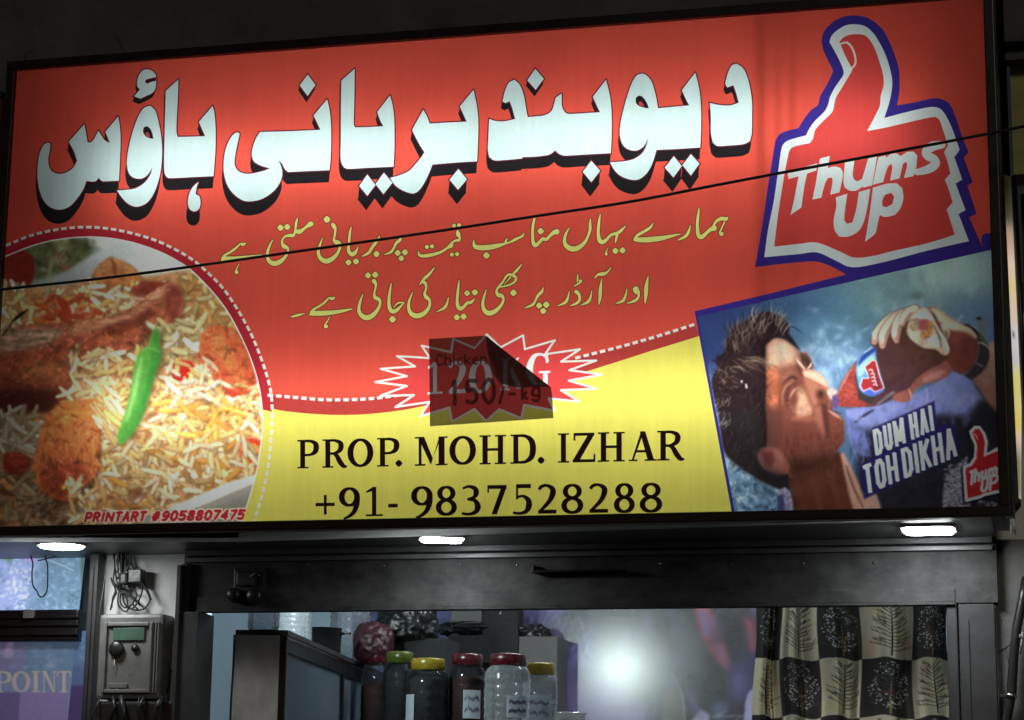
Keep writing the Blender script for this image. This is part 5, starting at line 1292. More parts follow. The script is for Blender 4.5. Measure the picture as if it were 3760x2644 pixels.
# right: olive plaster wall beside the sign, dark beam above it, darkness below
ow = thing('neighbour_wall', 'olive stained plaster wall right of the big sign under a dark beam', 'wall', (3.4, .3, 3))
zo = P(3740, 640, .3).z
MB().box(BX1 + .035, 5.2, .30, .42, zo, 7.5).build('wall', M_OLIVE, ow)
m_ = MB(); m_.box(P(3684, 100, .22).x, 5.2, .20, .2995, P(3720, 162, .22).z, 7.4, .008); m_.box(P(3680, 100, .1).x, 5.2, .24, .2995, P(3720, 205, .2).z, P(3720, 165, .22).z - .002, .01)
m_.build('beam', M_CONC, ow)
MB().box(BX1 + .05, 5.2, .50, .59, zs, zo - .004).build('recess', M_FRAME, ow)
m_ = MB(); m_.tube([P(3672, 190, .2985), P(3690, 186, .2985), P(3715, 183, .2985), P(3728, 190, .2985)], .004, 6)
m_.build('gap', M_FRAME, ow)

# narrow lit edge of the next sign to the right
nb = thing('edge_lit_sign', 'narrow edge of a lit cream and yellow sign right of the big signboard', 'signboard', (3.09, .05, 3.0))
EC = Canvas(0, 0, 40, 1200, 4, (230, 220, 200))
for a, b, col in ((0,130,(70,72,40)),(100,190,(92,84,66)),(190,300,(226,186,160)),(300,380,(230,196,170)),(380,450,(226,200,130)),(450,560,(222,196,172)),(560,650,(206,206,216)),(650,720,(190,190,206)),(720,860,(216,206,110)),(860,960,(222,200,88)),(960,1020,(214,180,160)),(1020,1200,(120,116,90))):
    EC.poly([(0,a),(40,a),(40,b),(0,b)], col, 22, sm=False)
EC.blob(14, 590, 6, 12, (60,60,60), .8)
mt, nt, bs, out = base_mat('lit_sign_edge')
nt.links.new(ink_source(nt), bs.inputs['Emission Color']); nt.links.new(ink_source(nt), bs.inputs['Base Color']); bs.inputs['Emission Strength'].default_value = 0.75
EX0 = BX1 + .013
ga = np.array([[(EX0 + .010 * k_ / 119 + t * (.018 - .012 * max(0, k_ - 85) / 34), -.02 + .03 * t, P(3690, y, -.02).z) for t in np.linspace(0, 1, 8)] for k_, y in enumerate(np.linspace(640, 1830, 120))])
cx, cy = np.meshgrid(np.linspace(2, 38, 8), np.linspace(0, 1196, 120))
o = sheet_from_grid('lit_face', ga - np.array(nb.location), lin(EC.sample(cx, cy)) * np.clip((cy / 330), .12, 1)[..., None], mt); o.parent = nb
q = [Vector((EX0, -.02, P(3690, 640, -.02).z)), Vector((EX0 + .012, -.02, P(3690, 1836, -.02).z))]
m_ = MB(); m_.tube([q[0] + Vector((.026, .025, 0)), q[1] + Vector((.026, .025, 0))], .008, 6); m_.build('edge_trim', M_FRAME, nb)

# left: the dark unlit sign next door
lb = thing('unlit_signboard', 'dark red unlit signboard in a black frame left of the big sign', 'signboard', (-.4, 0, 2.6))
zt = P(10, 345, 0).z
MB().box(-1.6, -.040, -.02, .1, zs, zt - .02).build('panel', surf('dim_red_print', (.10, .012, .006), .5, 0, .4, 4, .05), lb)
m_ = MB(); m_.box(-1.62, -.036, -.03, .12, zt - .019, zt, .003); m_.build('frame', M_FRAME, lb)

# ================================================================ lamps under the sign
M_LED = glow('led_white', (0.95, 1.0, 1.0), LED_POWER)
def lamp(label, fx, fy, shape, sx, sy, rot):
    c = PZ(fx * K, fy * K, zs - .003)
    t = thing('downlight', label, 'lamp', c, 'downlights under the signboard')
    pts = []
    n = 36
    for i in range(n):
        a = 2 * math.pi * i / n
        e = 1.0 if shape == 'round' else 0.32
        x, y = math.copysign(abs(math.cos(a)) ** e, math.cos(a)) * sx, math.copysign(abs(math.sin(a)) ** e, math.sin(a)) * sy
        pts.append(Vector((x * math.cos(rot) - y * math.sin(rot), x * math.sin(rot) + y * math.cos(rot), 0)))
    b = MB(); r0 = [b.bm.verts.new(c + p * 1.12 + Vector((0, 0, 0))) for p in pts]; r1 = [b.bm.verts.new(c + p * 1.08 + Vector((0, 0, -.008))) for p in pts]; r2 = [b.bm.verts.new(c + p + Vector((0, 0, -.008))) for p in pts]; r3 = [b.bm.verts.new(c + p * .99 + Vector((0, 0, -.004))) for p in pts]
    for u, v in ((r0, r1), (r1, r2), (r2, r3)):
        for i in range(n): b.bm.faces.new((u[i], u[(i + 1) % n], v[(i + 1) % n], v[i]))
    b.build('trim_ring', M_CREAM, t)
    b = MB(); d0 = [b.bm.verts.new(c + p * .985 + Vector((0, 0, -.0045))) for p in pts]; d1 = [b.bm.verts.new(c + p * .95 + Vector((0, 0, -.0125))) for p in pts]
    for i in range(n): b.bm.faces.new((d0[i], d0[(i + 1) % n], d1[(i + 1) % n], d1[i]))
    b.bm.faces.new(d1)
    b.build('diffuser', M_LED, t)
lamp('round white downlight above the neighbouring window, leftmost of three', 138, 1219, 'round', .070, .066, 0)
lamp('slanting white downlight under the middle of the sign below the phone number', 991, 1204, 'square', .062, .05, .35)
lamp('brightest white rounded downlight under the right end of the sign', 2082, 1183, 'square', .070, .075, 0)

# ================================================================ the cable across the sign
cpts = [(-260,1100),(0,1064),(371,1023),(698,980),(780,968),(1540,859),(1960,795),(2324,739),(2660,674),(3200,573),(3613,494),(3760,464),(4300,355)]
cb = [P(x, y, -.16) for x, y in [tuple(q[:2]) for q in smooth3(np.array([(a, b, 1.0) for a, b in cpts], float), False, 6)]]
tag(MB().tube(cb, 0.0042, 8).build('overhead_cable', M_WIRE), 'black cable slanting across the whole lit sign', 'cable')

# ================================================================ electricity meter and its wires
g1 = fr(0, 1900, 2.171)
def G(x, y, Y):
    (a, b), = g1([(x, y)]); return P(a, b, Y)
mt_ = thing('electric_meter', 'grey electricity meter with a green display on the plaster wall left of the opening', 'meter', G(1030, 1100, .44))
m_ = MB()
a, b = G(795, 770, .37), G(1275, 1450, .37)
m_.box(a.x, b.x, .37, .4595, b.z, a.z, .012)
m_.build('body', M_METER, mt_)
m_ = MB()
a2, b2 = G(838, 838, .365), G(1195, 1400, .365)
m_.box(a2.x, a2.x + .010, .358, .3695, b2.z, a2.z, .003); m_.box(b2.x - .010, b2.x, .358, .3695, b2.z, a2.z, .003); m_.box(a2.x + .011, b2.x - .011, .358, .3695, a2.z - .012, a2.z, .003); m_.box(a2.x + .011, b2.x - .011, .358, .3695, b2.z, b2.z + .012, .003)
for xx in (1215, 1238, 1260): m_.box(G(xx, 900, .365).x, G(xx, 900, .365).x + .004, .362, .3695, b2.z, a2.z, .001)
a3, b3 = G(870, 1320, .365), G(1010, 1400, .365); m_.box(a3.x, b3.x, .36, .3695, b3.z + .014, a3.z, .003)
m_.build('cover_ribs', M_METER, mt_)
a4, b4 = G(905, 880, .365), G(1150, 980, .365)
MB().box(a4.x, b4.x, .363, .3695, b4.z, a4.z, .002).build('display', M_LCD, mt_)
c_ = G(925, 1050, .36); m_ = MB().lathe((c_.x, .3695, c_.z), [(.024, 0), (.024, .012), (.020, .016), (.0, .016)], 24, 'Y'); m_.build('knob', M_PIPE, mt_)
c_ = G(1070, 1040, .36); m_ = MB().lathe((c_.x, .3695, c_.z), [(.012, 0), (.012, .008), (.0, .009)], 16, 'Y'); m_.build('seal', M_PIPE, mt_)
c_ = G(905, 1180, .36); m_ = MB().tube([(c_.x, .362, c_.z + .02), (c_.x + .003, .360, c_.z), (c_.x - .001, .362, c_.z - .014)], .0015, 5); m_.build('seal_tag', M_CREAM, mt_)
def wires(name, label, paths, mat, r=0.0028, Y=.44):
    m_ = MB()
    for i, pa in enumerate(paths):
        rr = pa[0] if isinstance(pa[0], float) else r
        q = [p for p in pa if not isinstance(p, float)]
        sm = smooth3(np.array([(*p, 1) for p in q], float), False, 5)
        m_.tube([G(x, y, Y - .012 * math.sin(i * 1.7) - .014) for x, y, _ in sm], rr, 6)
    return tag(m_.build(name, mat), label, 'wires')
wires('wire_bundle', 'tangle of black wires hanging down the plaster wall to the top of the meter', [
    [(915,150),(912,330),(925,470),(950,600)], [(940,150),(945,300),(940,420),(960,540)], [(965,150),(960,380),(975,520)], [(985,150),(990,320),(975,460)], [(1010,150),(1005,300),(990,430),(970,560)], [(1020,150),(1060,240),(1075,330),(1085,410)],
    [(1000,350),(1040,370),(1085,420)], [(1010,390),(1050,420),(1100,440)], [(935,240),(945,300),(930,350),(945,420)], [0.004,(975,150),(970,300),(965,480),(955,560)], [0.004,(930,480),(990,500),(1060,460),(1110,470)], [0.004,(900,530),(960,540),(1020,510)],
    [(955,560),(940,640),(945,700),(985,745),(1020,735),(1010,640)], [(960,570),(1000,600),(1060,650),(1120,705)], [(970,560),(1030,610),(1090,670),(1140,715)], [(975,600),(990,680),(1040,730),(1090,690),(1130,600),(1130,540)], [(1140,530),(1170,590),(1195,650),(1175,700),(1140,735)],
    [(1150,530),(1185,600),(1205,660)], [(1010,700),(1060,735),(1110,738),(1145,730)], [(930,600),(900,660),(880,740)], [(905,150),(900,260),(915,380),(905,500),(930,600)], [(955,150),(975,240),(950,330),(985,420),(950,500)], [(1030,160),(1050,260),(1040,340),(1010,430)], [(920,420),(960,480),(935,560),(975,610)], [(890,500),(920,580),(900,640),(890,720)], [(1000,470),(1040,520),(1000,580),(950,560)], [(960,610),(960,680),(1000,720),(1060,690)], [(1060,560),(1090,620),(1060,690),(1100,730)], [(940,300),(970,360),(1000,330),(1010,250)], [(885,480),(905,540),(940,560)], [0.004,(965,520),(1000,560),(1040,575)]], M_WIRE)
m_ = MB(); p_ = G(1100, 470, .425)
m_.box(p_.x - .026, p_.x + .02, .405, .44, p_.z - .022, p_.z + .022, .004); m_.box(p_.x - .060, p_.x - .03, .41, .44, p_.z - .028, p_.z + .012, .008)
tag(m_.build('wire_connector', M_PIPE), 'black connector block held in the wire tangle above the meter', 'connector')
wires('meter_cable', 'black cables looping down beside the right of the meter', [[(1290,800),(1300,980),(1320,1100),(1340,1250),(1335,1400)], [(1280,1000),(1330,1100),(1355,1240),(1330,1390)], [(1350,1230),(1385,1215)], [0.005,(1285,830),(1310,880),(1330,930),(1300,960)], [(1330,1390),(1325,1470),(1285,1510),(1215,1470)]], M_WIRE)
wires('thin_grey_wire', 'thin pale wire running down the dark gap left of the meter', [[(868,195),(850,330),(825,560),(790,760),(760,980),(735,1180),(728,1300),(740,1400)]], M_WIREG, .0016)
wires('meter_tail_wire', 'pale looped wire ends hanging under the meter', [[(1215,1440),(1260,1455),(1300,1430),(1325,1400)], [(1205,1470),(1260,1500),(1310,1480),(1328,1420)], [(1180,1390),(1210,1420),(1230,1440)]], M_WIREG, .002)
m_ = MB(); a, b = G(760, 1462, .36), G(1375, 1900, .36)
m_.box(a.x, b.x, .36, .4595, b.z - .2, a.z, .01)
for k_ in range(6):
    xx = a.x + .015 + k_ * .041 + .012 * math.sin(k_ * 2.7); m_.tube([(xx, .356, a.z + .012), (xx + .016 * math.sin(k_), .340, a.z - .02), (xx - .02 * math.cos(k_ * 1.3), .350, a.z - .06), (xx + .01, .356, a.z - .12)], .003 + .003 * (k_ % 3), 7)
tag(m_.build('cable_box', M_PIPE), 'dark box with thick cable ends under the meter', 'box')

# ================================================================ neighbouring shop on the left
nbs = thing('neighbour_shop', 'neighbouring shop window left of the meter with a blue picture over a lettered glass sign', 'shop front', (-.2, .5, 1.9))
g1n = lambda x, y: (x * 2.171, (y - 1900) * 2.171)
wc = Canvas(-200, 120, 720, 780, 3, (108, 136, 164))
wc.poly([(-200,120),(330,120),(280,500),(160,780),(-200,780)], (150,164,214), 60, sm=False); wc.poly([(360,120),(720,120),(720,780),(330,780)], (100,128,152), 50, sm=False)
for _ in range(420): wc.blob(RNG.uniform(-100,640), RNG.uniform(200,740), RNG.uniform(4,24), RNG.uniform(4,20), [(136,166,190),(90,116,142),(170,180,222),(112,146,168),(76,104,130)][RNG.integers(5)], RNG.uniform(.2,.6), RNG.uniform(0,3))
for _ in range(90): wc.blob(RNG.normal(130,50), RNG.normal(560,120), RNG.uniform(4,14), RNG.uniform(4,14), (218,224,250), .7)
wc.line([(285,300,5),(430,355,5),(585,422,6)], (206,212,220), 2, .8); wc.blob(250,330,50,30,(176,140,190),.7); wc.blob(70,335,40,14,(96,130,90),.8); wc.blob(655,400,14,160,(66,92,76),.8)
wc.poly([(-60,285),(20,310),(60,330),(-60,330)], (176,176,160), 3)
for _ in range(24): wc.line([(RNG.uniform(520,650),RNG.uniform(560,740),3),(RNG.uniform(520,650),RNG.uniform(560,740),4)], (56,78,84), 2, .5)
M_PIC = mat_print('window_picture', .35, .5, lit=.8); M_PICG = mat_print('glass_sign_print', .2, .6, lit=.45)  # emission added to brighten both prints, no lamp behind them
def flat(name, canvas, corners, tofr, mat, parent, Y, nu=200, nv=160, gain=1.0):
    A4 = np.array(corners, float)
    S, T = np.meshgrid(np.linspace(0, 1, nu), np.linspace(0, 1, nv))
    gp = ((1 - S) * (1 - T))[..., None] * A4[0] + (S * (1 - T))[..., None] * A4[1] + (S * T)[..., None] * A4[2] + ((1 - S) * T)[..., None] * A4[3]
    return patch(name, canvas, tofr, gp, mat, parent, lambda a: np.clip(lin(a * .999) * gain, 0, .9), Y)
flat('window_picture', wc, g1([(-160,150),(694,150),(632,742),(-160,742)]), g1n, M_PIC, nbs, .52, gain=1.3)
m_ = MB(); a, b = G(-400, 742, .47), G(612, 985, .47)
m_.box(a.x, b.x, .47, .54, b.z, a.z, .006)
for k_, yy in enumerate((790, 850, 925)): m_.box(a.x, b.x + .004, .462, .4695, G(0, yy + 20, .47).z, G(0, yy, .47).z, .002)
m_.build('window_bar', M_FRAME, nbs)
c_ = G(230, 770, .46); MB().box(c_.x - .018, c_.x + .018, .452, .4695, c_.z - .014, c_.z + .014, .003).build('latch', M_METER, nbs)
gc = Canvas(-300, 960, 720, 1760, 3, (98, 110, 138))
gc.poly([(-300,960),(720,960),(720,1250),(-300,1250)], (84,108,134), 20, sm=False); gc.poly([(-300,980),(220,980),(200,1230),(-300,1230)], (104,98,132), 20, sm=False)
gc.poly([(-300,1390),(165,1395),(140,1760),(-300,1760)], (84,76,116), 5, sm=False); gc.poly([(165,1395),(545,1395),(530,1760),(140,1760)], (110,98,140), 5, sm=False)
gc.poly([(60,1000),(110,990),(100,1110),(30,1100)], (150,126,166), 8)
for k_ in range(5): gc.blob(58, 1050 + k_ * 16, 34, 5, (176,156,190), .8)
for _ in range(120): gc.blob(RNG.uniform(-200,560), RNG.uniform(1000,1240), RNG.uniform(8,40), RNG.uniform(6,26), [(100,124,146),(80,104,130),(122,136,160)][RNG.integers(3)], .4)
for ch, xa, xb in (('P',-40,90),('O',100,238),('I',250,322),('N',332,450),('T',455,565)):
    for q in serif(ch, xa, xb, 1394, 168):
        if isinstance(q, tuple):
            p0, p1 = q[1], q[2]
            for i in range(len(p0)):
                j = (i + 1) % len(p0); gc.poly([p0[i], p0[j], p1[j], p1[i]], (150,142,140), 1.2, sm=False)
        else: gc.poly(q, (150,142,140), 1.5, sm=False)
flat('lettered_glass', gc, g1([(-250,985),(604,985),(530,1720),(-250,1720)]), g1n, M_PICG, nbs, .50, gain=.9)
gs = Canvas(480, 880, 720, 1760, 3, (70, 88, 122))
gs.poly([(480,880),(720,880),(720,1180),(480,1180)], (78,104,134), 20, sm=False); gs.poly([(480,1340),(720,1340),(720,1760),(480,1760)], (62,52,92), 10, sm=False)
for _ in range(30): gs.blob(RNG.uniform(560,690), RNG.uniform(900,1150), RNG.uniform(4,14), RNG.uniform(4,14), (116,138,160), .5)
flat('side_glass', gs, g1([(606,905),(694,905),(668,1720),(534,1720)]), g1n, M_PICG, nbs, .505, 60, 120, .9)
m_ = MB(); a, b = G(690, 800, .40), G(760, 800, .40)
m_.box(a.x, b.x, .40, .50, .0, zs - .0045, .004); m_.box(b.x + .001, xm0 - .001, .465, .55, 0, zs - .0046); m_.box(a.x + .01, a.x + .018, .394, .3995, 0, zs - .05)
m_.build('frame_post', M_POST, nbs)
MB().box(-1.8, G(690, 200, .56).x, .56, .60, 0, zs - .004).build('backing', M_FRAME, nbs)
m_ = MB(); a, b = G(45, 190, .44), G(278, 290, .44)
m_.box(a.x, b.x - .045, .43, .50, b.z, a.z, .004); m_.box(b.x - .043, b.x, .43, .50, b.z + .002, a.z - .002, .004); m_.box(a.x + .015, a.x + .05, .424, .4295, b.z + .018, a.z - .012, .002)
tag(m_.build('switch_box', M_CREAM), 'small cream switch box hanging above the blue picture at the far left', 'switch box')
tag(MB().tube([G(x, y, .46) for x, y, _ in smooth3(np.array([(240,295,1),(262,370,1),(255,440,1),(262,540,1),(295,590,1),(312,625,1),(345,630,1),(375,580,1),(380,480,1),(378,380,1),(365,330,1),(350,240,1)], float), False, 5)], .0024, 6).build('hanging_wire', M_WIRE), 'thin black wire looping down in front of the blue window picture', 'wire')
tag(MB().tube([G(x, y, .47) for x, y, _ in smooth3(np.array([(300,345,1),(380,328,1),(470,300,1),(560,240,1),(590,190,1)], float), False, 5)], .002, 6).build('slack_wire', M_WIRE), 'thin wire rising to the round downlight across the blue picture', 'wire')

# ================================================================ gadgets on the lintel and the right
lk = thing('shutter_lock', 'dark steel shutter lock with two round knobs on the left of the lintel', 'lock', F(545, 1305, .38))
g2 = fr(680, 2000, 2.5075)
def G2(x, y, Y):
    (a, b), = g2([(x, y)]); return P(a, b, Y)
m_ = MB(); a, b = G2(440, 210, .38), G2(720, 440, .38); m_.box(a.x, b.x, .385, .3995, b.z, a.z, .006); m_.box(a.x + .012, b.x - .02, .372, .3845, b.z + .02, a.z - .012, .008); m_.build('plate', M_POST, lk)
for x, y, r in ((440, 460, .022), (630, 470, .025)):
    c_ = G2(x, y, .37); MB().lathe((c_.x, .391, c_.z), [(r, 0), (r, .02), (r * .7, .03), (0, .03)], 20, 'Y').build('knob', M_PIPE, lk)
c_ = G2(655, 285, .37); MB().tube([(c_.x - .02, .370, c_.z - .004), (c_.x, .367, c_.z + .008), (c_.x + .012, .370, c_.z)], .003, 6).build('latch', M_STEEL, lk)
m_ = MB(); a, b = F(1198, 1282, .40), F(1405, 1300, .40); m_.box(a.x, b.x, .36, .399, a.z - .006, a.z, .002); m_.box(a.x, a.x + .006, .37, .399, a.z + .001, a.z + .018, .001)
tag(m_.build('sign_bracket', M_FRAME), 'black flat bracket projecting from the middle of the lintel', 'bracket')
dp = thing('drain_pipe', 'black drain pipe with a pale clamp on the plaster at the lower right', 'pipe', F(2262, 1560, .40))
MB().tube([P(x, y, .40) for x, y in ((3770,2120),(3755,2200),(3735,2300),(3722,2420),(3716,2540),(3705,2600),(3690,2680),(3670,2800))], .0135, 12).build('pipe', M_PIPE, dp)
m_ = MB(); c0, c1 = P(3712, 2548, .40), P(3711, 2562, .40); m_.tube([c0, c1], .0175, 12); m_.box(c0.x - .03, c0.x - .01, .39, .41, c1.z, c0.z, .002); m_.build('clamp', M_STEEL, dp)
m_ = MB(); m_.tube([P(3755, 2320, .395), P(3750, 2370, .395), P(3745, 2400, .395)], .004, 6); m_.tube([P(3742, 2330, .395), P(3748, 2345, .395)], .006, 6)
tag(m_.build('pipe_wire', M_WIREG), 'short pale wire beside the black drain pipe', 'wire')
m_ = MB(); m_.tube([P(3716, 1905, .02), P(3722, 1930, .02), P(3716, 1958, .02)], [.006, .010, .003], 7); m_.tube([P(3711, 1860, .02), P(3713, 1880, .02)], .0025, 6); m_.tube([P(3708, 1915, .02), P(3727, 1912, .02)], .004, 6)
tag(m_.build('cloth_scrap', surf('white_rag', (.75, .85, .82), .8, 0, .1, 20, .1)), 'white scrap tied at the lower right corner of the sign', 'scrap')

# ================================================================ inside the shop
def proj(p):
    d = Vector(p) - CAM
    return (W0 / 2 + FPX * d.dot(RIGHT) / d.dot(FWD), H0 / 2 + FPX * d.dot(DOWN) / d.dot(FWD))
# bulb behind the lintel
bl = thing('hanging_bulb', 'white lamp hanging inside behind the lintel, mirrored in the glossy poster', 'lamp', (0.70, .60, 2.46))
MB().lathe((0.70, .60, 2.42), [(0.0, -.005), (.03, 0), (.042, .02), (.042, .05), (.03, .075), (.015, .09), (.015, .1)], 20).build('globe', glow('bulb_white', (.80, .98, .94), BULB_POWER), bl)
MB().tube([(0.70, .60, 2.52), (0.70, .60, 2.8), (0.70, .60, 3.1)], .006, 8).build('flex', M_WIRE, bl)

tl_ = thing('added_ceiling_tube', 'unseen white tube light added on the ceiling to brighten the shop inside', 'lamp', (1.5, 1.9, 3.06))  # added lamp out of view, brightens the interior and the curtain
MB().tube([(1.0, 1.9, 3.04), (2.2, 1.9, 3.04)], .014, 8).build('tube', glow('tube_white', (.88, .95, 1.0), 110.0), tl_)
MB().box(.98, 2.22, 1.88, 1.92, 3.056, 3.098, .004).build('batten', M_CREAM, tl_)
# glazed cabinet along the left
A = P(1042, 2332, .60); ztop = A.z
B = PZ(1457, 2512, ztop)
ex = Vector((B.x - A.x, B.y - A.y, 0)); LEN = ex.length; ex.normalize(); en = Vector((ex.y, -ex.x, 0))
cabw = A.x - P(868, 2450, .60).x
cab = thing('display_cabinet', 'black framed glass cabinet with a worn grey end standing at the left inside the shop', 'cabinet', (A.x, A.y, 0))
def LB(m_, s0, s1, n0, n1, z0, z1, bev=0.0):
    pts = [A * 1 for _ in range(4)]
    base = Vector((A.x, A.y, 0))
    q = [base + ex * s + en * n + Vector((0, 0, z0)) for s, n in ((s0, n0), (s1, n0), (s1, n1), (s0, n1))]
    m_.prism(q, (0, 0, z1 - z0))
m_ = MB(); LB(m_, 0, .02, -cabw, -.012, 1.0, ztop - .001); m_.build('end_panel', M_CAB, cab)
m_ = MB(); LB(m_, .021, LEN, -cabw, -cabw + .02, 1.0, ztop - .02); LB(m_, .021, LEN, -cabw + .021, -.03, 1.6, 1.62); m_.build('carcass', M_CARD, cab)
m_ = MB(); LB(m_, 0, LEN, -cabw, .014, ztop, ztop + .016); m_.build('top_board', M_CARDD, cab)
m_ = MB()
LB(m_, 0, LEN, -.012, .010, ztop - .052, ztop - .001); LB(m_, 0, .018, -.0115, .0095, 1.0, ztop - .0525); LB(m_, LEN - .05, LEN, -.0115, .0095, 1.0, ztop - .0525); LB(m_, LEN * .43, LEN * .43 + .035, -.011, .009, 1.0, ztop - .0525)
m_.build('black_frame', M_FRAME, cab)
m_ = MB(); LB(m_, .0, LEN - .0, .0101, .0135, ztop - .012, ztop - .004); LB(m_, .002, .006, .0101, .0125, 1.0, ztop - .055); LB(m_, LEN - .03, LEN - .026, .0101, .0125, 1.0, ztop - .055); m_.build('edge_strip', M_STEEL, cab)
m_ = MB(); LB(m_, .019, LEN * .43 - .001, -.004, 0.0, 1.0, ztop - .053); m_.build('glass_door', M_GLASS, cab)
m_ = MB(); LB(m_, LEN * .43 + .036, LEN - .051, -.004, 0.0, 1.0, ztop - .053); m_.build('glass_door', M_GLASS, cab)
m_ = MB(); pz = [A + ex * -.004 + en * (-cabw - .003) + Vector((0, .004 * math.sin(k_), -k_ * .05)) for k_ in range(16)]; m_.tube(pz, .004, 6); m_.build('edge_tape', M_FRAME, cab)

def jar(label, c, r, h, lid, group='clear plastic jars in the shop', ribs=3, lab=None, fill=0.0, lidh=.03, neck=.72, body=None, stuff=None):
    t = thing('plastic_jar', label, 'jar', c, group)
    hb = h - lidh
    prof = [(0.0, 0.002), (r * .9, 0.0), (r, .012)]
    n = 26
    for k_ in range(n):
        z = .015 + (hb * .80 - .015) * k_ / (n - 1)
        prof.append((r * (1 - .035 * (0.5 + .5 * math.cos(2 * math.pi * ribs * k_ / (n - 1)))), z))
    prof += [(r * .95, hb * .86), (r * .84, hb * .93), (r * neck, hb * .97), (r * neck, hb)]
    MB().lathe(c, prof, 28).build('body', body or M_CLEAR, t)
    if lid is not None:
        MB().lathe(c, [(r * neck + .001, hb - .008), (r * neck + .006, hb - .006), (r * neck + .007, h - .006), (r * neck + .002, h), (0, h + .001)], 28).build('lid', lid, t)
    if fill > 0:
        MB().lathe(c, [(0, .004), (r * .90, .006), (r * .91, hb * fill * .9), (r * .6, hb * fill), (0, hb * fill * .96)], 24).build('contents', stuff or M_SPICE, t)
    if lab:
        a0, a1, z0, z1, wr = lab
        b_ = MB(); nn = 12
        rows_ = [[b_.bm.verts.new(Vector(c) + Vector(((r + .002) * math.cos(a0 + (a1 - a0) * k_ / nn), (r + .002) * math.sin(a0 + (a1 - a0) * k_ / nn), z)))for k_ in range(nn + 1)] for z in (z0, z1)]
        for k_ in range(nn): b_.bm.faces.new((rows_[0][k_], rows_[0][k_ + 1], rows_[1][k_ + 1], rows_[1][k_]))
        lo = b_.build('label', M_LABEL, t)
        if wr:
            b_ = MB()
            for ln in range(2):
                zz = z1 - (z1 - z0) * (.30 + .40 * ln); pts = []
                for k_ in range(wr * 4 + 1):
                    aa = a0 + (a1 - a0) * (.10 + .78 * k_ / (wr * 4.0)); hh = (z1 - z0) * (.14 if k_ % 2 else -.10) * (.6 + .4 * math.sin(k_ * 2.3 + ln))
                    pts.append(Vector(c) + Vector(((r + .003) * math.cos(aa), (r + .003) * math.sin(aa), zz + hh)))
                b_.tube(pts, .0014, 5)
            b_.build('handwriting', M_INK, t)
    return t
def on_cab(fx, inset):
    best = min(((abs(proj(Vector((A.x, A.y, ztop)) + ex * s + en * -inset)[0] - fx * K), s) for s in np.linspace(-.3, LEN, 400)))
    p = Vector((A.x, A.y, ztop + .017)) + ex * best[1] + en * -inset
    return p
shelf_z = 1.925
jar('ribbed clear jar at the near left end on top of the glass cabinet', on_cab(590, .07), .052, .20, M_LIDR, ribs=9, fill=.0, body=M_CLEARB)
jar('ribbed clear jar second from the left on the glass cabinet', on_cab(656, .08), .066, .22, M_LIDR, ribs=8, fill=.0, body=M_CLEARB)
jar('clear jar furthest along the top of the glass cabinet next to the maroon bag', on_cab(782, .085), .080, .30, M_LIDR, ribs=7, fill=.0, body=M_CLEARB)
# a dark pan between the jars
pc = on_cab(722, .08); pn = thing('dark_pan', 'dark round pan standing between the jars on the glass cabinet', 'pan', pc)
MB().lathe(pc, [(0, .001), (.06, 0), (.068, .01), (.07, .10), (.074, .102), (.066, .10), (.063, .012), (0, .008)], 28).build('bowl', M_CARDD, pn)
MB().tube([pc + Vector((.07, 0, .08)), pc + Vector((.10, -.01, .085)), pc + Vector((.10, .02, .085))], .005, 6).build('handle', M_STEEL, pn)
MB().box(.35, 2.3, 1.25, 3.4, shelf_z - .03, shelf_z - .0005, .003).build('shelf_board', M_CARD, shop)
for xx, yy in ((.4, 1.3), (2.25, 1.3), (.4, 2.7), (2.25, 2.7)): MB().box(xx - .02, xx + .02, yy - .02, yy + .02, .011, shelf_z - .031).build('shelf_leg', M_POST, shop)
def at(fx, Y, ft=None):
    p = F(fx, 1600, Y); top = F(fx, ft, Y).z if ft else None
    return (Vector((p.x, Y, shelf_z)), (top - shelf_z) if ft else None)
for label, fx, Y, ft, r, lid, lab, fill in (
    ('large clear jar with a maroon lid in front, pale written label low on it', 1137, 1.45, 1467, .082, M_LIDR, (-1.35, -.35, .025, .10, 5), .0),
    ('clear jar with a bright yellow lid and pale blue label beside the grey carton', 1212, 1.60, 1487, .060, M_LIDY, (-2.1, -.7, .02, .11, 4), .0),
    ('dark filled jar with a maroon lid and white label left of the largest jar', 1046, 1.62, 1467, .066, M_LIDR, (-1.5, -.5, .03, .13, 3), .8),
    ('dark filled jar with an ochre lid and narrow label', 957, 1.55, 1477, .078, M_LIDY, (-2.5, -1.9, .02, .11, 0), .85),
    ('dark jar with an olive green lid behind the cabinet corner', 893, 1.80, 1462, .062, M_LIDG, None, .9),
    ('jar with a maroon lid half hidden by the cabinet top', 840, 1.95, 1462, .055, M_LIDR, None, .7)):
    c, h = at(fx, Y, ft); jar(label, c, r, h, lid, 'jars with coloured lids on the shelf', 4 + int(fx) % 3, lab, fill, .034, .66 + .04 * (int(fx) % 4), None, M_CHILLI if fx in (1046, 840) else None) if fx not in (1137, 1212) else jar(label, c, r, h, lid, 'jars with coloured lids on the shelf', 5, lab, 0, .034, .70, M_CLEARB)
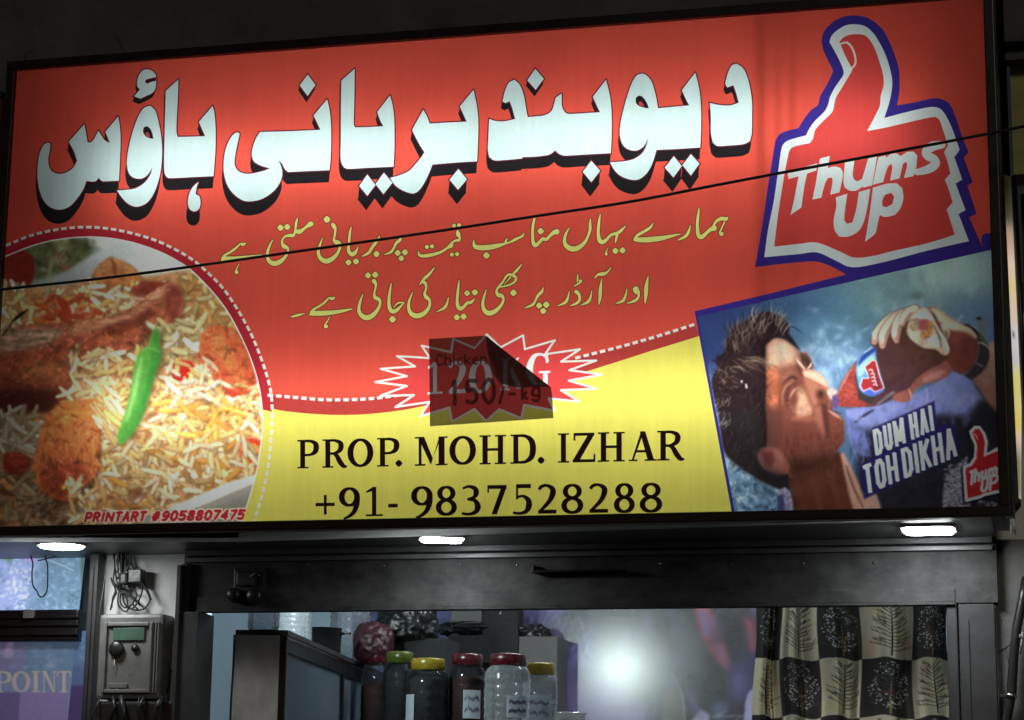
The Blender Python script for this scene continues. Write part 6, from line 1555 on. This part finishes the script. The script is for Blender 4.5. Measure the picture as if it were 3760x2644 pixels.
# cartons
def carton(name, label, f0, f1_, ft, Y, dep, mat, rot=0.0, flap=True, zb=None):
    a, b = F(f0, ft, Y), F(f1_, ft, Y)
    t = thing(name, label, 'box', ((a.x + b.x) / 2, Y, zb or shelf_z))
    MB().box(a.x, b.x, Y, Y + dep, zb or shelf_z, a.z, .004).build('box_body', mat, t)
    if flap:
        m_ = MB(); m_.box(a.x + .002, b.x - .002, Y - .003, Y - .0006, a.z - (a.z - (zb or shelf_z)) * .38, a.z - .003, .0008); m_.build('flap', mat, t)
    return t
carton('grey_carton', 'pale grey carton standing behind the largest jar and the yellow lidded jar', 1112, 1250, 1428, 3.16, .2, M_CARD)
carton('dark_carton', 'large dark carton behind the maroon and ochre lidded jars', 1005, 1104, 1425, 3.12, .22, M_CARDD)
carton('dark_carton', 'dark carton beneath the black crumpled bag', 872, 1000, 1432, 2.15, .2, M_CARDD)
zc2 = F(1050, 1424, 2.1).z
carton('small_grey_box', 'small grey box on the wall ledge close under the lintel', 1012, 1082, 1340, 3.15, .1, M_CARD, zb=2.28)
carton('black_speaker_box', 'small black box with a pale mark beside the grey box under the lintel', 1083, 1162, 1335, 3.13, .1, M_CARDD, zb=2.28)
c_ = F(1121, 1374, 3.125); m_ = MB(); m_.prism([c_ + Vector(v) for v in ((-.006, 0, -.006), (.006, 0, -.006), (.004, 0, .008))], (0, .005, 0)); tag(m_.build('pale_badge', M_CREAM), 'tiny pale triangular badge on the small black box', 'badge')
def lump(name, label, cat, f0, f1_, ft, fb_, Y, dep, mat, seed, amp=.28, flat_=.8):
    a, b = F(f0, ft, Y), F(f1_, fb_, Y)
    c = Vector(((a.x + b.x) / 2, Y, (a.z + b.z) / 2)); rx, rz = abs(b.x - a.x) / 2, abs(a.z - b.z) / 2
    bm = bmesh.new(); bmesh.ops.create_icosphere(bm, subdivisions=5, radius=1)
    for v in bm.verts:
        n_ = v.co.copy(); s = Vector((math.copysign(abs(n_.x) ** flat_, n_.x), n_.y, math.copysign(abs(n_.z) ** flat_, n_.z)))
        d = mnoise.fractal(n_ * 1.6 + Vector((seed, 0, 0)), .9, 2.1, 5) * amp - abs(mnoise.noise(n_ * 4.2 + Vector((0, seed, 0)))) * amp * .8
        v.co = Vector((s.x * rx, s.y * dep, s.z * rz)) * (1 + d) + c
    for f in bm.faces: f.smooth = True
    me = bpy.data.meshes.new(name); bm.to_mesh(me); bm.free()
    return tag(link(name, me, mat), label, cat)
lump('crumpled_bag', 'black crumpled plastic bag piled on the dark carton under the lintel', 'bag', 838, 985, 1352, 1448, 2.2, .12, M_BAG, 3, .2)
lump('rolled_bag', 'black rolled polythene bundle lying on the grey carton', 'bag', 1122, 1236, 1398, 1452, 3.24, .08, M_BAG, 9, .22)
lump('strap_bundle', 'dark folded strap bundle lying on the dark carton', 'bag', 985, 1125, 1392, 1430, 3.2, .09, M_BAG, 14, .25)
lump('maroon_bag', 'maroon shiny bag slumped behind the cabinet jars', 'bag', 795, 880, 1396, 1492, 1.98, .1, M_BAGR, 21, .13)
MB().box(F(1000,1400,3.2).x, F(1170,1400,3.2).x, 3.08, YB - .002, 2.262, 2.2795, .002).build('wall_ledge', M_CARDD, shop)
# steel pot
c_, h_ = at(1275, 1.42, 1598); pot = thing('steel_pot', 'shiny steel pot whose rim just shows right of the jars', 'pot', c_)
MB().lathe(c_, [(0, .001), (.05, 0), (.057, .01), (.057, h_ - .008), (.063, h_ - .003), (.062, h_), (.056, h_ - .004), (.055, .012), (0, .01)], 36).build('body', M_STEEL, pot)
c2 = c_ + Vector((.03, 0, 0))

# poster on the back wall
pc_ = Canvas(760, 1300, 1760, 1680, 1.5, (58, 56, 66))
pc_.poly([(760,1300),(1100,1300),(1130,1680),(760,1680)], (92,92,140), 30, sm=False, tex=fbm(pc_.h, pc_.w, 40), amp=.8)
pc_.poly([(1150,1300),(1300,1300),(1340,1450),(1330,1560),(1180,1600),(1140,1450)], (112,106,152), 14, tex=fbm(pc_.h, pc_.w, 30), amp=.4)
pc_.poly([(1200,1560),(1330,1500),(1420,1560),(1480,1680),(1180,1680)], (124,112,152), 12)
for _ in range(40):
    x, y = RNG.uniform(1150,1330), RNG.uniform(1330,1440); pc_.line([(x,y,3),(x+RNG.uniform(-24,10),y+RNG.uniform(15,50),6),(x+RNG.uniform(-40,10),y+RNG.uniform(40,80),2)], [(60,58,84),(150,142,190),(84,80,124),(52,50,60)][RNG.integers(4)], 2, .6)
pc_.poly([(1230,1400),(1290,1360),(1320,1330),(1340,1380),(1300,1440),(1240,1450)], (58,56,62), 8, .8)
for _ in range(40): pc_.blob(RNG.uniform(1240,1310), RNG.uniform(1380,1440), 3, 5, (130,126,140), .6)
pc_.poly([(1325,1300),(1345,1390),(1390,1400),(1480,1420),(1520,1520),(1560,1680),(1700,1680),(1760,1300)], (44,42,46), 12)
pc_.poly([(1500,1420),(1520,1370),(1545,1385),(1580,1440),(1575,1520),(1550,1500)], (88,86,88), 10, .8)
pc_.poly([(1555,1340),(1590,1355),(1620,1430),(1640,1500),(1625,1500),(1590,1460),(1565,1400)], (156,78,92), 6); pc_.poly([(1568,1370),(1584,1372),(1592,1420),(1580,1430)], (122,108,150), 5)
pc_.poly([(1665,1380),(1690,1390),(1700,1460),(1680,1470)], (150,72,88), 8)
pc_.poly([(1640,1480),(1720,1450),(1720,1580),(1640,1560)], (56,52,88), 12)
pc_.poly([(1490,1560),(1520,1530),(1535,1590),(1530,1680),(1480,1680)], (96,92,88), 3); pc_.line([(1505,1510,3),(1530,1560,6),(1536,1640,3)], (140,136,130), 2, .8)
pc_.poly([(1535,1640),(1570,1590),(1590,1600),(1600,1680),(1530,1680)], (170,160,180), 3); pc_.blob(1612, 1600, 18, 26, (92,124,152), .9); pc_.poly([(1675,1560),(1700,1530),(1720,1530),(1720,1680),(1665,1680),(1668,1610)], (176,168,206), 2)
for _ in range(30): pc_.line([(RNG.uniform(1560,1700),RNG.uniform(1590,1680),2),(RNG.uniform(1560,1700),RNG.uniform(1590,1680),4)], [(90,60,70),(200,196,210),(70,66,96)][RNG.integers(3)], 1.5, .5)
for _ in range(130):
    x, y = RNG.uniform(800,1700), RNG.uniform(1320,1670)
    pc_.blob(x, y, RNG.uniform(4,26), RNG.uniform(8,44), [(126,112,168),(34,32,40),(92,84,132),(60,74,92),(30,28,34)][RNG.integers(5)], RNG.uniform(.2,.5), RNG.uniform(-.5,.5))
pc_.a = np.clip(pc_.a, 0, 1)
M_POSTER = mat_print('glossy_poster', .205, .9, coat=.45)
pw = [(790 * K, 1310 * K), (1745 * K, 1310 * K), (1745 * K, 1670 * K), (790 * K, 1670 * K)]
po = flat('wall_poster', pc_, pw, lambda x, y: (x / K, y / K), M_POSTER, None, YB - .004, 420, 160, 1.2)
tag(po, 'glossy purple and black wall poster mirroring a bright lamp, behind the jars', 'poster')

# ================================================================ curtain
gcur = fr(2700, 1900, 2.166)
def tree(c, x, y, h, wd, col, lw=5):
    c.line([(x, y, lw * 1.3), (x + 2, y - h * .5, lw), (x + 4, y - h, 1.5)], col, 1.0, 1)
    for i in range(25):
        f = .10 + .84 * i / 24; sd = -1 if i % 2 else 1
        l = wd * (1 - .62 * f) * RNG.uniform(.8, 1.1); yb = y - h * f; dy = h * RNG.uniform(.08, .2)
        p = [(x + 2, yb, lw * .6), (x + sd * l * .5, yb - dy * .5 + 6, lw * .5), (x + sd * l, yb - dy, 1.2)]
        c.line(p, col, 1.0, .95)
        for k_ in range(6):
            t = RNG.uniform(.25, .95); bx, by = x + sd * l * t, yb - dy * t + 3
            c.line([(bx, by, lw * .35), (bx + sd * RNG.uniform(10, 30), by - RNG.uniform(8, 40), 1)], col, 1.0, .85)
CC = Canvas(0, 0, 1500, 1320, 1.6, (70, 70, 70))
# cloth laid flat: squares 300 wide, 460 high
for r_ in range(-1, 3):
    for k_ in range(0, 5):
        x0, y0 = k_ * 300, r_ * 460 + 150
        light = (r_ + k_) % 2 == 1
        CC.poly([(x0, y0), (x0 + 300, y0), (x0 + 300, y0 + 460), (x0, y0 + 460)], (178, 170, 148) if light else (50, 49, 48), 1.0, sm=False)
        cx_, cy_ = x0 + 160, y0 + 440
        if light:
            for _ in range(5): CC.blob(x0 + RNG.uniform(20, 280), y0 + RNG.uniform(60, 430), RNG.uniform(16, 40), RNG.uniform(16, 50), [(186,140,116),(160,166,104),(176,160,120),(166,172,120)][RNG.integers(4)], .65)
            tree(CC, cx_, cy_, 400, 150, (20, 20, 18), 7)
        else:
            tree(CC, cx_, cy_, 380, 140, (92, 90, 86), 5)
            CC.line([(cx_, cy_, 14), (cx_ + 2, cy_ - 120, 9), (cx_ + 6, cy_ - 250, 4)], [(150, 96, 60), (140, 120, 70)][k_ % 2], 1.2, .9)
            for _ in range(5): CC.line([(cx_ + 2, cy_ - RNG.uniform(60, 200), 5), (cx_ + RNG.uniform(-70, 60), cy_ - RNG.uniform(140, 260), 3)], [(160, 92, 50), (120, 50, 72), (130, 120, 60)][RNG.integers(3)], 1.2, .85)
            for _ in range(150):
                a_ = RNG.uniform(0, 2 * math.pi); q_ = math.sqrt(RNG.uniform(.15, 1))
                xx, yy = x0 + 155 + 128 * q_ * math.cos(a_), y0 + 215 + 190 * q_ * math.sin(a_)
                CC.line([(xx, yy, RNG.uniform(7, 12))], (214, 212, 208), 1.0, RNG.uniform(.6, 1))
NV, NU = 330, 620
zt_, zb_ = F(1900, 1330, .72).z, F(1900, 1660, .72).z
tops = [X(1686, 1480, .72), X(2119, 1480, .72)]
uu = np.linspace(0, 1, NU); vv = np.linspace(0, 1, NV)
# where each part of the cloth hangs: tight folds at the left, wide waves at the right
fx_ = np.interp(uu, [0, .05, .08, .12, .16, .20, .40, .60, .80, 1.0], [1688, 1720, 1724, 1738, 1744, 1748, 1838, 1933, 2050, 2130])
wx = np.array([X(f_, 1480, .72) for f_ in fx_])
U, V = np.meshgrid(uu, vv)
dep = .050 * np.sin(2 * math.pi * (U * 4.6 + .12 + .05 * np.sin(7 * U))) + .018 * np.sin(2 * math.pi * (U * 11.3)) + .030 * np.exp(-((U - .1) / .05) ** 2) * np.sin(U * 150)
WX = np.repeat(wx[None, :], NV, 0) + .006 * np.sin(6 * V + 9 * U) + (V - .45) * (U - .5) * .02
pos = np.stack([WX, .72 + dep * (.85 + .3 * V), zt_ + (zb_ - zt_) * V], -1)
pat_x = np.interp(uu, [0, .05, .08, .12, .16, .20, .40, .60, .80, 1.0], [0, 120, 160, 230, 275, 300, 600, 900, 1200, 1495])
PX_ = np.repeat(pat_x[None, :], NV, 0)
sag = 24 * np.sin(2 * math.pi * (U * 4.6 + .12))
pyv = np.array([F(1900, 1330 + 330 * v, .72).z for v in (0, 1)])
PY_ = 610 + (V - .45) * 1170 + sag
cc = np.clip(lin(CC.sample(PX_, np.clip(PY_, 0, 1310)) * .999) * 1.95, 0, .85)
M_CLOTH = mat_print('curtain_cloth', .85, .2, .3, through=.42)
cu = sheet_from_grid('curtain', pos, cc, M_CLOTH, None, True)
tag(cu, 'black and cream squared curtain printed with bare trees, right of the opening', 'curtain')
MB().tube([(tops[0] - .05, .75, zt_ + .002), (tops[1] + .04, .75, zt_ + .002)], .008, 10).build('curtain_rod', M_STEEL, shop)
